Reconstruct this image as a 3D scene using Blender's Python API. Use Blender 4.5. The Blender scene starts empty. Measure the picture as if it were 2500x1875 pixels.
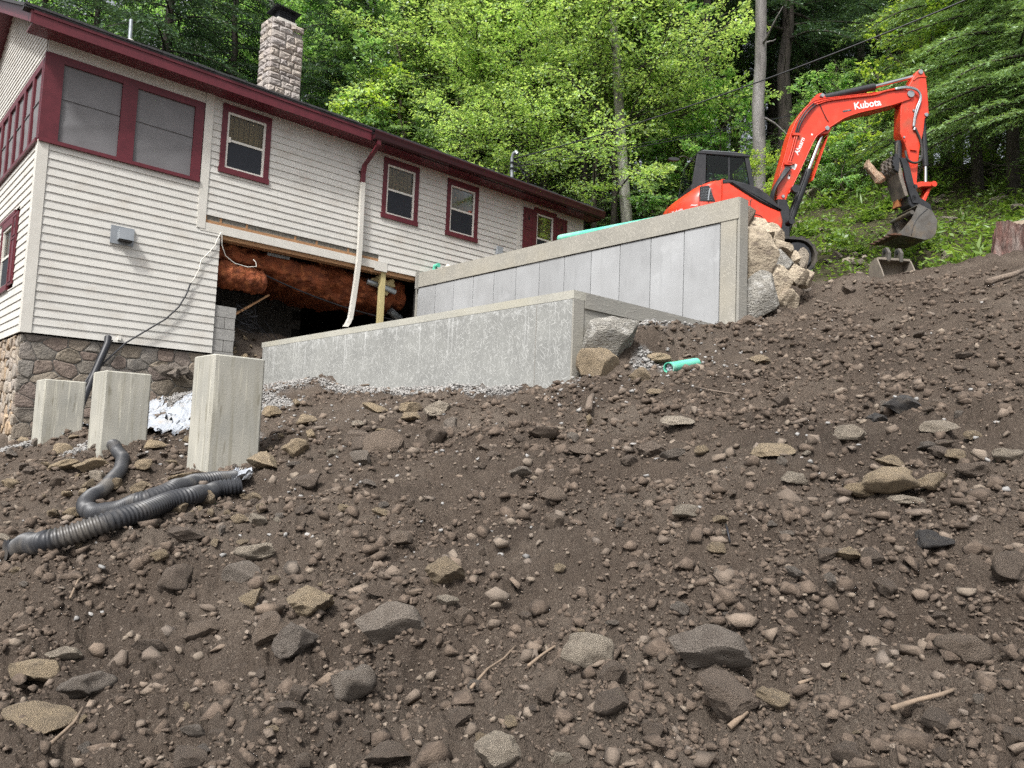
import bpy, bmesh, math, random
import numpy as np
from mathutils import Vector, Matrix
R = math.radians
random.seed(7)
SC = bpy.context.scene
COL = SC.collection
# ------------------------------------------------------------------ camera
AM = np.array([[0.7426, -0.6697, 0.0], [0.0, 0.0, 0.0], [0.0, 0.0, 0.0]])  # replaced just below
F_PX, PITCH, ROLL, YAW = 1898.63, 0.0850908, 0.0409004, 0.7391707
def cam_axes():
    cp, sp, cr, sr, cy, sy = math.cos(PITCH), math.sin(PITCH), math.cos(ROLL), math.sin(ROLL), math.cos(YAW), math.sin(YAW)
    fwd = np.array([0, sp, cp]); r0 = np.array([1., 0, 0]); u0 = np.array([0, cp, -sp])
    M = np.array([cr*r0 + sr*u0, -(-sr*r0 + cr*u0), fwd])
    return M @ np.array([[cy, 0, sy], [-sy, 0, cy], [0, 1, 0]]).T
AM = cam_axes()
CAM = np.array([-2.3600, -13.6340, -1.4880])
cam = bpy.data.cameras.new('camera'); co = bpy.data.objects.new('camera', cam); COL.objects.link(co)
mw = Matrix.Identity(4)
for i in range(3):
    mw[i][0] = AM[0][i]; mw[i][1] = -AM[1][i]; mw[i][2] = -AM[2][i]; mw[i][3] = CAM[i]
co.matrix_world = mw
cam.sensor_width = 36.0; cam.lens = F_PX*36/2500; cam.clip_end = 600; cam.clip_start = .05
SC.camera = co
# ------------------------------------------------------------------ light
w = bpy.data.worlds.new('World'); SC.world = w; w.use_nodes = True
nt = w.node_tree; nt.nodes.clear()
sky = nt.nodes.new('ShaderNodeTexSky'); sky.sky_type = 'NISHITA'; sky.sun_disc = False
SUN_EL, SUN_AZ = R(52), R(205)          # azimuth measured from +X, counter-clockwise
sky.sun_elevation = SUN_EL; sky.sun_rotation = R(90) - SUN_AZ
sky.air_density = 1.0; sky.dust_density = 6.0; sky.ozone_density = 1.0
hs = nt.nodes.new('ShaderNodeHueSaturation'); hs.inputs['Saturation'].default_value = .30
bg = nt.nodes.new('ShaderNodeBackground'); bg.inputs['Strength'].default_value = .105
ou = nt.nodes.new('ShaderNodeOutputWorld')
nt.links.new(sky.outputs[0], hs.inputs['Color']); nt.links.new(hs.outputs[0], bg.inputs['Color']); nt.links.new(bg.outputs[0], ou.inputs[0])
sl = bpy.data.lights.new('sun', 'SUN'); sl.energy = 2.0; sl.angle = R(6); sl.color = (1, .985, .955)
so = bpy.data.objects.new('sun', sl); COL.objects.link(so)
sd = Vector((math.cos(SUN_EL)*math.cos(SUN_AZ), math.cos(SUN_EL)*math.sin(SUN_AZ), math.sin(SUN_EL)))
so.rotation_euler = sd.to_track_quat('Z', 'Y').to_euler(); so.location = (0, 0, 40)
vs = SC.view_settings; vs.view_transform = 'Standard'; vs.look = 'None'; vs.gamma = 1; vs.use_curve_mapping = False
vs.exposure = 1.05
SC.cycles.use_denoising = False
SC.cycles.max_bounces = 6; SC.cycles.diffuse_bounces = 3; SC.cycles.transparent_max_bounces = 12

# ------------------------------------------------------------------ geometry helpers
def ray(x, y): return AM.T @ np.array([(x-1250)/F_PX, (y-937.5)/F_PX, 1.])
def at(x, y, t): return CAM + ray(x, y)*t                # the point seen there, t metres deep
def on_y(x, y, y0):
    r = ray(x, y); return CAM + r*((y0-CAM[1])/r[1])
def on_x(x, y, x0):
    r = ray(x, y); return CAM + r*((x0-CAM[0])/r[0])
ORG = {}
def tag(o, label=None, cat=None, group=None, kind=None):
    if label: o['label'] = label
    if cat: o['category'] = cat
    if group: o['group'] = group
    if kind: o['kind'] = kind
    return o
def thing(name, label, cat, loc, group=None):
    o = bpy.data.objects.new(name, None); COL.objects.link(o); o.location = loc; o.empty_display_size = .1
    ORG[o.name] = np.array(loc, float)
    return tag(o, label, cat, group)
def link(name, me, mat, parent=None, loc=None):
    o = bpy.data.objects.new(name, me); COL.objects.link(o)
    if mat is not None and len(me.materials) == 0: me.materials.append(mat)
    if parent is not None:
        o.parent = parent; ORG[o.name] = ORG[parent.name]
    else:
        o.location = loc if loc is not None else (0, 0, 0); ORG[o.name] = np.array(o.location, float)
    return o
def np_mesh(name, V, F, smooth=False):
    """F: int array (n,3) or (n,4)"""
    me = bpy.data.meshes.new(name); V = np.asarray(V, np.float32); F = np.asarray(F, np.int32)
    k = F.shape[1]
    me.vertices.add(len(V)); me.vertices.foreach_set('co', V.ravel())
    me.loops.add(F.size); me.loops.foreach_set('vertex_index', F.ravel())
    me.polygons.add(len(F)); me.polygons.foreach_set('loop_start', np.arange(0, F.size, k, dtype=np.int32))
    if smooth: me.polygons.foreach_set('use_smooth', np.ones(len(F), bool))
    me.update(calc_edges=True); return me
class MB:
    def __init__(s): s.v = []; s.f = []
    def add(s, vs, fs):
        b = len(s.v); s.v += [tuple(map(float, p)) for p in vs]; s.f += [tuple(b+i for i in f) for f in fs]; return s
    def hexa(s, p):          # 8 points: bottom ring 0-3, top ring 4-7
        return s.add(p, [(3,2,1,0), (4,5,6,7), (0,1,5,4), (1,2,6,5), (2,3,7,6), (3,0,4,7)])
    def box(s, a, b, fn=None):
        x0, y0, z0 = a; x1, y1, z1 = b
        p = [(x0,y0,z0),(x1,y0,z0),(x1,y1,z0),(x0,y1,z0),(x0,y0,z1),(x1,y0,z1),(x1,y1,z1),(x0,y1,z1)]
        return s.hexa([fn(*q) for q in p] if fn else p)
    def beam(s, a, b, wd, ht, up=(0,0,1)):
        a = np.array(a, float); b = np.array(b, float); d = b-a; d /= np.linalg.norm(d); up = np.array(up, float)
        sd_ = np.cross(d, up); sd_ /= np.linalg.norm(sd_); u = np.cross(sd_, d)
        r = lambda c: [c-sd_*wd/2-u*ht/2, c+sd_*wd/2-u*ht/2, c+sd_*wd/2+u*ht/2, c-sd_*wd/2+u*ht/2]
        return s.loft([r(a), r(b)])
    def loft(s, rings, cap=True, close=True):
        n = len(rings[0]); vs = [p for r in rings for p in r]; fs = []
        for i in range(len(rings)-1):
            for j in range(n if close else n-1):
                k = (j+1) % n; fs.append((i*n+j, i*n+k, (i+1)*n+k, (i+1)*n+j))
        if cap: fs += [tuple(range(n-1, -1, -1)), tuple(range((len(rings)-1)*n, len(rings)*n))]
        return s.add(vs, fs)
    def tube(s, pts, r, n=8, cap=True):
        pts = [np.array(p, float) for p in pts]; rs = r if hasattr(r, '__len__') else [r]*len(pts)
        rings = []; prev = None
        for i, p in enumerate(pts):
            d = pts[min(i+1, len(pts)-1)] - pts[max(i-1, 0)]; d /= (np.linalg.norm(d) or 1)
            if prev is None:
                up = np.array([0, 0, 1.]) if abs(d[2]) < .9 else np.array([1., 0, 0])
            else: up = prev
            a = up - d*np.dot(up, d); a /= np.linalg.norm(a); prev = a; b = np.cross(d, a)
            rings.append([p + (a*math.cos(t)+b*math.sin(t))*rs[i] for t in np.arange(n)*2*math.pi/n])
        return s.loft(rings, cap)
    def build(s, name, mat, parent=None, loc=None, smooth=False, fix=True):
        V = np.array(s.v)
        o = ORG[parent.name] if parent is not None else None
        if o is None:
            if loc is None: loc = (float(V[:,0].mean()), float(V[:,1].mean()), float(V[:,2].min()))
            o = np.array(loc, float)
        me = bpy.data.meshes.new(name); me.from_pydata((V-o).tolist(), [], s.f)
        if fix:
            bm = bmesh.new(); bm.from_mesh(me); bmesh.ops.recalc_face_normals(bm, faces=bm.faces); bm.to_mesh(me); bm.free()
        if smooth:
            for p in me.polygons: p.use_smooth = True
            if smooth == 'auto': me.set_sharp_from_angle(angle=R(38))
        me.update()
        return link(name, me, mat, parent, tuple(o))
def dup(root, loc, rotz=0, scale=1, label=None):
    r = root.copy(); COL.objects.link(r); r.location = loc; r.rotation_euler = (0, 0, rotz); r.scale = scale if hasattr(scale, '__len__') else (scale,)*3
    if label: r['label'] = label
    for ch in list(root.children):
        c = ch.copy(); COL.objects.link(c); c.parent = r
        for g in list(ch.children):
            d = g.copy(); COL.objects.link(d); d.parent = c
    return r
# numpy noise ---------------------------------------------------------------
_rng = np.random.default_rng(11)
_PERM = _rng.permutation(4096)
_VAL = _rng.random(4096).astype(np.float32)
def _h(ix, iy): return _VAL[_PERM[(ix + _PERM[iy & 4095]) & 4095]]
def vnoise(x, y):
    ix = np.floor(x).astype(np.int64); iy = np.floor(y).astype(np.int64); fx = x-ix; fy = y-iy
    u = fx*fx*fx*(fx*(fx*6-15)+10); v = fy*fy*fy*(fy*(fy*6-15)+10)
    a = _h(ix, iy); b = _h(ix+1, iy); c = _h(ix, iy+1); d = _h(ix+1, iy+1)
    return (a*(1-u)+b*u)*(1-v) + (c*(1-u)+d*u)*v - .5
def fbm(x, y, o=4, g=.5):
    s = 0; a = 1.; t = 0
    for i in range(o):
        s = s + a*vnoise(x*(2**i)*1.01+i*17.3, y*(2**i)*1.01-i*9.1); t += a; a *= g
    return s/t*2
def cells(x, y):            # rounded lumps 0..1
    ix = np.floor(x).astype(np.int64); iy = np.floor(y).astype(np.int64); best = np.full(x.shape, 9., np.float32)
    for dx in (-1, 0, 1):
        for dy in (-1, 0, 1):
            jx = ix+dx; jy = iy+dy
            px = jx + _h(jx, jy); py = jy + _h(jx+311, jy+97)
            rr = .35+.65*_h(jx+71, jy+13)
            best = np.minimum(best, ((x-px)**2+(y-py)**2)/(rr*rr))
    return np.sqrt(np.maximum(0, 1-best))
def sstep(a, b, x):
    t = np.clip((x-a)/(b-a), 0, 1); return t*t*(3-2*t)

# ------------------------------------------------------------------ materials
MATS = {}
def nmat(name):
    m = bpy.data.materials.new(name); m.use_nodes = True; n = m.node_tree; n.nodes.clear()
    b = n.nodes.new('ShaderNodeBsdfPrincipled'); o = n.nodes.new('ShaderNodeOutputMaterial'); n.links.new(b.outputs[0], o.inputs[0])
    return m, n, b
def nd(n, t, **k):
    x = n.nodes.new(t)
    for a, v in k.items(): setattr(x, a, v)
    return x
def noise(n, vec, scale, detail=5, rough=.55):
    x = nd(n, 'ShaderNodeTexNoise'); x.inputs['Scale'].default_value = scale; x.inputs['Detail'].default_value = detail; x.inputs['Roughness'].default_value = rough
    n.links.new(vec, x.inputs['Vector']); return x.outputs['Fac']
def ramp(n, fac, stops):
    r = nd(n, 'ShaderNodeValToRGB'); e = r.color_ramp.elements
    while len(e) < len(stops): e.new(.5)
    for i, (p, c) in enumerate(stops): e[i].position = p; e[i].color = tuple(c)+(1,) if hasattr(c, '__len__') else (c, c, c, 1)
    n.links.new(fac, r.inputs[0]); return r.outputs[0]
def mixc(n, f, a, b, mode='MIX'):
    x = nd(n, 'ShaderNodeMix', data_type='RGBA', blend_type=mode)
    for s, v in ((0, f), (6, a), (7, b)):
        if isinstance(v, bpy.types.NodeSocket): n.links.new(v, x.inputs[s])
        else: x.inputs[s].default_value = v if s == 0 else (tuple(v)+(1,) if hasattr(v, '__len__') else (v, v, v, 1))
    return x.outputs[2]
def mth(n, op, a, b=0.):
    x = nd(n, 'ShaderNodeMath', operation=op)
    for s, v in ((0, a), (1, b)):
        if isinstance(v, bpy.types.NodeSocket): n.links.new(v, x.inputs[s])
        else: x.inputs[s].default_value = v
    return x.outputs[0]
def mapping(n, vec, scale=(1,1,1), rot=(0,0,0)):
    x = nd(n, 'ShaderNodeMapping'); x.inputs['Scale'].default_value = scale; x.inputs['Rotation'].default_value = rot
    n.links.new(vec, x.inputs['Vector']); return x.outputs[0]
def bump(n, b, h, strength, dist=.02):
    x = nd(n, 'ShaderNodeBump'); x.inputs['Strength'].default_value = strength; x.inputs['Distance'].default_value = dist
    n.links.new(h, x.inputs['Height']); n.links.new(x.outputs[0], b.inputs['Normal'])
def objvec(n): return nd(n, 'ShaderNodeTexCoord').outputs['Object']
def varied(n, col, rand, island=False):
    if island: rnd = nd(n, 'ShaderNodeNewGeometry').outputs['Random Per Island']
    else: rnd = nd(n, 'ShaderNodeObjectInfo').outputs['Random']
    v = nd(n, 'ShaderNodeMapRange'); v.inputs[3].default_value = 1-rand; v.inputs[4].default_value = 1+rand
    n.links.new(rnd, v.inputs[0])
    h = nd(n, 'ShaderNodeHueSaturation'); n.links.new(v.outputs[0], h.inputs['Value']); n.links.new(col, h.inputs['Color'])
    return h.outputs[0], rnd
def M(name, c1, c2=None, scale=6, rough=.75, bp=0, bscale=None, rand=0, island=False, stretch=(1,1,1), metal=0, spec=.4, c3=None, s3=1.5, lo=.35, hi=.65, bd=.01, pal=None):
    m, n, b = nmat(name); vec = mapping(n, objvec(n), stretch)
    if c2 is None: c2 = tuple(x*.82 for x in c1)
    col = ramp(n, noise(n, vec, scale), [(lo, c1), (hi, c2)])
    if c3: col = mixc(n, ramp(n, noise(n, vec, s3), [(.5, 0), (.7, 1)]), col, c3)
    if rand:
        col, rnd = varied(n, col, rand, island)
        if pal:       # tint per piece
            r2 = mth(n, 'FRACT', mth(n, 'MULTIPLY', rnd, 17.37))
            col = mixc(n, .55, col, ramp(n, r2, [(i/(len(pal)-1), c) for i, c in enumerate(pal)]))
    n.links.new(col, b.inputs['Base Color']); b.inputs['Roughness'].default_value = rough; b.inputs['Metallic'].default_value = metal
    b.inputs['Specular IOR Level'].default_value = spec
    if bp: bump(n, b, noise(n, vec, bscale or scale*4, 6, .6), bp, bd)
    MATS[name] = m; return m

siding = M('siding_vinyl', (.585,.572,.535), (.54,.527,.49), 3, .6, .15, 60, .035, c3=(.50,.475,.43), s3=2.2, stretch=(1,1,2))
trim_pale = M('pale_trim', (.62,.60,.55), (.56,.54,.49), 5, .55, .1, 50)
trim_red = M('red_paint', (.118,.019,.027), (.095,.015,.022), 8, .45, .1, 40, .06)
gutter_red = M('shaded_gutter_paint', (.040,.008,.011), (.030,.007,.009), 5, .35)  # darker than the trim red: shade of the underside is put into the colour
screen_grey = M('screen_fabric', (.175,.172,.178), (.150,.147,.152), 3, .9, .25, 220, bd=.003)
shingle = M('shingles', (.035,.036,.04), (.06,.06,.062), 30, .9, .6, 90)
white_frame = M('window_vinyl', (.68,.66,.60), (.62,.60,.55), 6, .5)
dark_room = M('dark_room', (.012,.011,.010), (.018,.016,.014), 4, .9)  # near black: the darkness of unlit interiors and hollows is put into the colour
screen_dark = M('insect_screen', (.012,.015,.022), (.018,.021,.028), 200, .55)
mortar = M('mortar', (.215,.205,.185), (.28,.265,.24), 30, .9, .6, 70, bd=.02)
fstone = M('foundation_stone', (.25,.215,.175), (.135,.12,.105), 7, .85, 1., 24, .20, c3=(.25,.22,.18), s3=4, pal=[(.17,.155,.135),(.23,.19,.15),(.26,.215,.155),(.19,.13,.11),(.21,.20,.185),(.27,.245,.21)], bd=.03)
estone = M('side_stone', (.34,.28,.21), (.24,.21,.19), 9, .85, .9, 24, .25, pal=[(.33,.29,.24),(.38,.25,.13),(.29,.27,.25),(.37,.33,.27),(.26,.19,.145)], bd=.02)
cstone = M('chimney_stone', (.42,.375,.34), (.30,.272,.255), 9, .85, .9, 26, .2, pal=[(.42,.38,.34),(.34,.315,.305),(.45,.39,.32),(.38,.335,.32),(.45,.43,.41)], bd=.02)
block_grey = M('block_grey', (.30,.295,.28), (.24,.235,.225), 14, .9, .5, 120, .08)
foam = M('orange_foam', (.25,.062,.018), (.12,.030,.010), 5, .8, 1., 14, c3=(.33,.105,.035), s3=9, bd=.05)
cream_foam = M('cream_foam', (.55,.45,.24), (.42,.33,.16), 9, .8, .8, 30, bd=.03)
raw_wood = M('raw_wood', (.42,.24,.12), (.28,.15,.075), 8, .8, .3, 40, stretch=(1,6,6))
new_wood = M('new_wood', (.50,.43,.22), (.40,.33,.16), 6, .7, .2, 40, stretch=(4,4,.6))
felt = M('tar_felt', (.10,.10,.09), (.22,.20,.165), 26, .95, .8, 60)
black_plastic = M('black_plastic', (.014,.015,.019), (.022,.023,.028), 9, .45, .1, 40)
pipe_white = M('white_pipe', (.62,.60,.55), (.54,.52,.47), 5, .4, stretch=(1,1,.3))
green_pipe = M('green_pipe', (.10,.52,.36), (.16,.58,.43), 4, .4, c3=(.45,.66,.58), s3=1.2)
steel_grey = M('grey_metal', (.27,.29,.31), (.22,.24,.26), 6, .45)
galv = M('galvanised', (.42,.45,.47), (.30,.33,.35), 9, .35, metal=.7)
cloth = M('white_cloth', (.36,.385,.42), (.30,.32,.355), 7, .9, .5, 20, c3=(.30,.28,.25), s3=4, bd=.02)
def glass_mat(name, tint, refl=.5):
    m, n, b = nmat(name); n.nodes.remove(b)
    t = nd(n, 'ShaderNodeBsdfTransparent'); t.inputs[0].default_value = tint+(1,)
    g = nd(n, 'ShaderNodeBsdfGlossy'); g.inputs['Roughness'].default_value = .03
    fr = nd(n, 'ShaderNodeFresnel'); fr.inputs[0].default_value = 1.5
    mx = nd(n, 'ShaderNodeMixShader'); n.links.new(mth(n, 'MULTIPLY', fr.outputs[0], .45), mx.inputs[0])
    n.links.new(t.outputs[0], mx.inputs[1]); n.links.new(g.outputs[0], mx.inputs[2])
    n.links.new(mx.outputs[0], n.nodes['Material Output'].inputs[0]); return m
glass = glass_mat('window_glass', (.75,.78,.78))
cab_glass = glass_mat('cab_glass', (.62,.68,.66))
def blind_mat():
    m, n, b = nmat('bamboo_blind'); v = objvec(n)
    wv = nd(n, 'ShaderNodeTexWave', wave_type='BANDS', bands_direction='Z'); wv.inputs['Scale'].default_value = 38; wv.inputs['Distortion'].default_value = 1.5; n.links.new(v, wv.inputs[0])
    w2 = nd(n, 'ShaderNodeTexWave', wave_type='BANDS', bands_direction='X'); w2.inputs['Scale'].default_value = 3.2; n.links.new(v, w2.inputs[0])
    c = mixc(n, wv.outputs['Fac'], (.34,.215,.10), (.58,.39,.20))
    c = mixc(n, ramp(n, w2.outputs['Fac'], [(.93, 0), (.97, .7)]), c, (.05,.03,.015))
    n.links.new(c, b.inputs['Base Color']); b.inputs['Roughness'].default_value = .8; return m
blind = blind_mat()
def strand_concrete(name, base, dark, light, amt, streak=0., top=0., warm=None):
    """concrete cast against strand board: flake marks in three directions, optional pale runs below a wet ledge"""
    m, n, b = nmat(name); g = nd(n, 'ShaderNodeNewGeometry').outputs['Position']
    col = ramp(n, noise(n, g, 2.2, 6, .6), [(.3, base), (.72, dark)])
    fl = None
    for i, an in enumerate((20, 75, 140, 105)):
        v = mapping(n, g, (1,1,1), (R(an), 0, 0)); v = mapping(n, v, (9, 8, 60))
        f = ramp(n, noise(n, v, 1.0, 2, .5), [(.60, 0), (.68, 1)])
        fl = f if fl is None else mth(n, 'MAXIMUM', fl, f)
    col = mixc(n, mth(n, 'MULTIPLY', fl, amt), col, light)
    col = mixc(n, mth(n, 'MULTIPLY', ramp(n, noise(n, g, 60, 3), [(.6, 0), (.7, 1)]), .25), col, tuple(x*.55 for x in dark))
    if warm: col = mixc(n, ramp(n, noise(n, g, .9, 4), [(.5, 0), (.75, .6)]), col, warm)
    if streak:
        sp = nd(n, 'ShaderNodeSeparateXYZ'); n.links.new(g, sp.inputs[0])
        v = mapping(n, g, (7, 7, .22)); s1 = ramp(n, noise(n, v, 1.6, 4, .75), [(.585, 0), (.63, 1)])
        fade = nd(n, 'ShaderNodeMapRange'); fade.inputs[1].default_value = top-.75; fade.inputs[2].default_value = top-.05; n.links.new(sp.outputs[2], fade.inputs[0])
        col = mixc(n, mth(n, 'MULTIPLY', mth(n, 'MULTIPLY', s1, fade.outputs[0]), streak), col, (.62,.63,.62))
        v2 = mapping(n, g, (4, 4, 9)); s2 = ramp(n, noise(n, v2, 1.5, 6, .75), [(.50, 0), (.60, .8)])
        band = nd(n, 'ShaderNodeMapRange'); band.inputs[1].default_value = top-.13; band.inputs[2].default_value = top-.06; n.links.new(sp.outputs[2], band.inputs[0])
        col = mixc(n, mth(n, 'MULTIPLY', mth(n, 'MULTIPLY', s2, band.outputs[0]), streak), col, (.62,.63,.62))
    n.links.new(col, b.inputs['Base Color']); b.inputs['Roughness'].default_value = .85; b.inputs['Specular IOR Level'].default_value = .3
    bump(n, b, mth(n, 'ADD', fl, noise(n, g, 70, 4)), .35, .004); return m
conc_low = strand_concrete('strand_concrete', (.285,.29,.275), (.205,.208,.20), (.42,.425,.41), .75, .5, .20)
conc_band = strand_concrete('band_concrete', (.33,.315,.275), (.26,.25,.22), (.43,.41,.36), .55, 0, 0, (.36,.33,.26))
conc_plain = strand_concrete('plain_concrete', (.30,.29,.26), (.24,.235,.215), (.36,.35,.31), .2, 0, 0, (.33,.31,.26))
conc_cap = strand_concrete('cap_concrete', (.42,.41,.355), (.32,.315,.28), (.46,.45,.41), .3, 0, 0, (.38,.36,.28))
def panel_concrete():
    m, n, b = nmat('panel_concrete'); g = nd(n, 'ShaderNodeNewGeometry').outputs['Position']
    col = ramp(n, noise(n, g, 1.1, 5, .6), [(.32, (.37,.38,.388)), (.7, (.29,.296,.30))])
    v = mapping(n, g, (5, 5, .7)); col = mixc(n, ramp(n, noise(n, v, 1.5, 5, .65), [(.52, 0), (.75, .5)]), col, (.235,.24,.243))
    col = mixc(n, ramp(n, noise(n, g, 2.6, 3), [(.62, 0), (.72, .35)]), col, (.45,.46,.468))
    v3 = nd(n, 'ShaderNodeTexVoronoi'); v3.inputs['Scale'].default_value = 17; n.links.new(g, v3.inputs['Vector'])
    col = mixc(n, ramp(n, v3.outputs['Distance'], [(.04, .6), (.07, 0)]), col, (.26,.26,.255))
    col, _ = varied(n, col, .07)
    n.links.new(col, b.inputs['Base Color']); b.inputs['Roughness'].default_value = .65; bump(n, b, noise(n, g, 40, 5), .12, .004); return m
conc_panel = panel_concrete()
def pier_concrete():
    m, n, b = nmat('pier_concrete'); g = nd(n, 'ShaderNodeNewGeometry').outputs['Position']
    col = ramp(n, noise(n, g, 2.5, 5), [(.3, (.42,.405,.35)), (.7, (.31,.305,.27))])
    v = mapping(n, g, (14, 14, .8)); col = mixc(n, ramp(n, noise(n, v, 1.2, 5, .7), [(.5, 0), (.72, .75)]), col, (.24,.225,.17))
    v = mapping(n, g, (22, 22, 1.2)); col = mixc(n, ramp(n, noise(n, v, 1.2, 3, .6), [(.58, 0), (.7, .7)]), col, (.58,.56,.47))
    v = mapping(n, g, (8, 8, 2.0)); col = mixc(n, ramp(n, noise(n, v, 1.6, 3, .5), [(.63, 0), (.70, .6)]), col, (.17,.155,.11))
    n.links.new(col, b.inputs['Base Color']); b.inputs['Roughness'].default_value = .8; bump(n, b, noise(n, g, 55, 5), .3, .006); return m
conc_pier = pier_concrete()
# rocks
rk = dict(bp=1., bscale=26, rand=.16, rough=.9, bd=.035)
rock_tan = M('tan_rock', (.40,.305,.19), (.25,.19,.125), 7, c3=(.10,.075,.056), s3=2.4, pal=[(.38,.30,.195),(.30,.24,.17),(.42,.34,.235)], **rk)
rock_brown = M('brown_rock', (.205,.16,.124), (.135,.105,.083), 7, c3=(.090,.067,.051), s3=2.6, pal=[(.20,.155,.12),(.155,.124,.10),(.235,.182,.138)], **rk)
rock_grey = M('grey_rock', (.245,.21,.175), (.165,.14,.118), 7, c3=(.092,.069,.053), s3=2.6, lo=.3, hi=.6, pal=[(.235,.20,.168),(.185,.16,.138),(.27,.23,.19)], **rk)
rock_pale = M('pale_rock', (.42,.36,.285), (.28,.235,.18), 6, c3=(.11,.083,.064), s3=2.6, pal=[(.41,.355,.285),(.32,.275,.22)], **rk)
rock_dark = M('dark_rock', (.055,.052,.052), (.09,.085,.082), 7, c3=(.12,.105,.09), s3=3, **rk)
boulder = M('boulder_stone', (.43,.365,.275), (.31,.255,.185), 2.2, .9, .8, 4, .12, c3=(.21,.17,.135), s3=2.4, bd=.05, stretch=(1,1,2.6))
boulder_grey = M('boulder_grey', (.33,.315,.28), (.19,.18,.16), 4, .9, 1., 11, .1, c3=(.42,.41,.385), s3=3.2, bd=.05, stretch=(1,1,1.8))
gravel_m = M('crushed_stone', (.30,.292,.28), (.24,.233,.225), 30, .85, 0, None, .35, True, pal=[(.33,.32,.305),(.21,.204,.198),(.28,.26,.24),(.38,.37,.355),(.15,.145,.14)])
pebble_m = M('loose_pebbles', (.215,.17,.133), (.14,.112,.088), 20, .9, .6, 120, .3, True, pal=[(.19,.148,.112),(.11,.086,.068),(.25,.205,.158),(.145,.122,.105),(.165,.12,.086),(.12,.094,.074)])
clod_m = M('soil_clods', (.142,.108,.082), (.090,.067,.051), 40, .95, .8, 160, .17, True)
# ------------------------------------------------------------------ the ground
BUMPS = [(10.2,-7.9,.20,.7,.5), (5.0,-8.02,.42,.8,.30), (6.1,-8.05,.14,.6,.3), (4.5,-8.05,.16,.4,.3), (.15,-4.0,.12,.9,1.), (-.1,-1.9,.2,1.2,1.2),
         (0,.9,.25,1.2,1.2), (2.9,-2.2,.20,1.0,1.2), (1.4,-2.2,.12,.7,1.), (2.3,-.6,.25,.8,.8), (12.2,-9.8,.20,.8,.8), (1.6,-5.3,.08,.9,.9),
         (.2,-11.9,-.10,.16,.10), (-1.2,-8.6,.10,1.6,1.2), (10.6,-9.6,.08,.8,1.)]
def zbase(x, y):
    x = np.asarray(x, float); y = np.asarray(y, float)
    p = -3 + .33*(x+2.36) + .03*(y+13.634)
    for bx, by, h, sx, sy in BUMPS: p = p + h*np.exp(-((x-bx)/sx)**2 - ((y-by)/sy)**2)
    bench = 2.10 + .05*(x-11.8)
    k = .22; hh = np.clip(.5+.5*(bench-p)/k, 0, 1); z = bench*(1-hh)+p*hh - k*hh*(1-hh)      # soft minimum: slope levels out on the bench
    z = np.where(x < 9, p, z)
    # made ground behind the high wall, held by the boulders
    f = sstep(7.28, 7.36, x)*sstep(-7.30-.0*x, -6.85, y)*(1-sstep(10.4, 11.6, x))
    z = z*(1-f) + np.maximum(z, 2.10)*f
    # wooded bank
    v = (x-11.5)*.85 + (y+5)*.35
    q = np.maximum(0, v-.55); hill = .62*q*q/(q+1.1)
    hill = np.where(q > 9.5, .62*9.5*9.5/10.6 + .16*(q-9.5), hill)
    z = z + hill*sstep(9.5, 12.5, x+.35*np.maximum(y, 0))
    # under the house and inside the new foundation
    hf = sstep(.10, .2, x)*(1-sstep(12.2, 12.3, x))*sstep(.10, .22, y)*(1-sstep(6.9, 7.0, y))
    z = z*(1-hf) + np.minimum(z, -.30)*hf
    ad = sstep(3.84, 3.93, x)*(1-sstep(7.24, 7.34, x))*sstep(-7.78, -7.68, y)*(1-sstep(.05, .25, y))
    z = z*(1-ad) + (-.45)*ad
    return z
def gravel_mask(x, y):
    n = fbm(x*1.6, y*1.6, 3)*.5
    e = lambda cx, cy, sx, sy: np.exp(-((x-cx)/sx)**2-((y-cy)/sy)**2)
    m = np.maximum.reduce([e(2.75,-1.6,1.25,1.5), e(1.5,-1.6,.9,1.0), e(2.4,-3.2,.55,.8), e(-.35,-1.2,.9,.75)*.95, e(.5,-3.0,.55,.5)*.8, e(1.25,-5.0,.35,.6)*.8,
                           e(3.62,-5.2,.22,3.2), e(5.2,-7.93,1.7,.17), e(4.35,-8.35,.35,.25)*.8, e(4.6,-8.6,.5,.3)*.75])
    return sstep(.45, .62, m+n*.55)
def litter_mask(x, y):
    v = (x-11.5)*.85 + (y+5)*.35
    return sstep(.7, 1.6, v+fbm(x*.8, y*.8, 3)*.6)
def zdetail(x, y):
    rough = 1-.75*litter_mask(x, y)
    inside = sstep(.0, .15, y)*(1-sstep(12.3, 12.5, x))*sstep(0, .1, x)
    near = 1-.6*sstep(4.5, 7.5, np.hypot(x-CAM[0], y-CAM[1]))
    d = .17*near*fbm(x*.55, y*.55, 3) + .115*(.35+.65*near)*fbm(x*2.1+5, y*2.1, 3)*rough
    lump = cells(x*4.5, y*4.5)*.068*sstep(-.1, .25, fbm(x*1.3+40, y*1.3, 2)) + cells(x*11+9, y*11)*.034*sstep(-.25, .15, fbm(x*2.3+4, y*2.3, 2)) + cells(x*26, y*26+3)*.019 + cells(x*60, y*60)*.008
    d = d + (lump-.025 + .055*fbm(x*7, y*7, 4, .6) - .030*np.abs(fbm(x*14+3, y*14, 3, .6)) + .020*fbm(x*33, y*33, 3))*rough
    flat = np.clip(sstep(7.3, 7.4, x)*sstep(-7.4, -7.2, y)*(1-sstep(11, 12, x)), 0, 1)
    g = gravel_mask(x, y)
    d = d*1.0
    return d*(1-.8*inside)*(1-.6*flat)*(1-.6*g)
def ground(x, y): return zbase(x, y)+zdetail(np.asarray(x, float), np.asarray(y, float))
def g1(x, y): return float(ground(np.array([x]), np.array([y]))[0])
_T = np.concatenate([np.arange(1.2, 14, .01), np.arange(14, 60, .05)])
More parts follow.
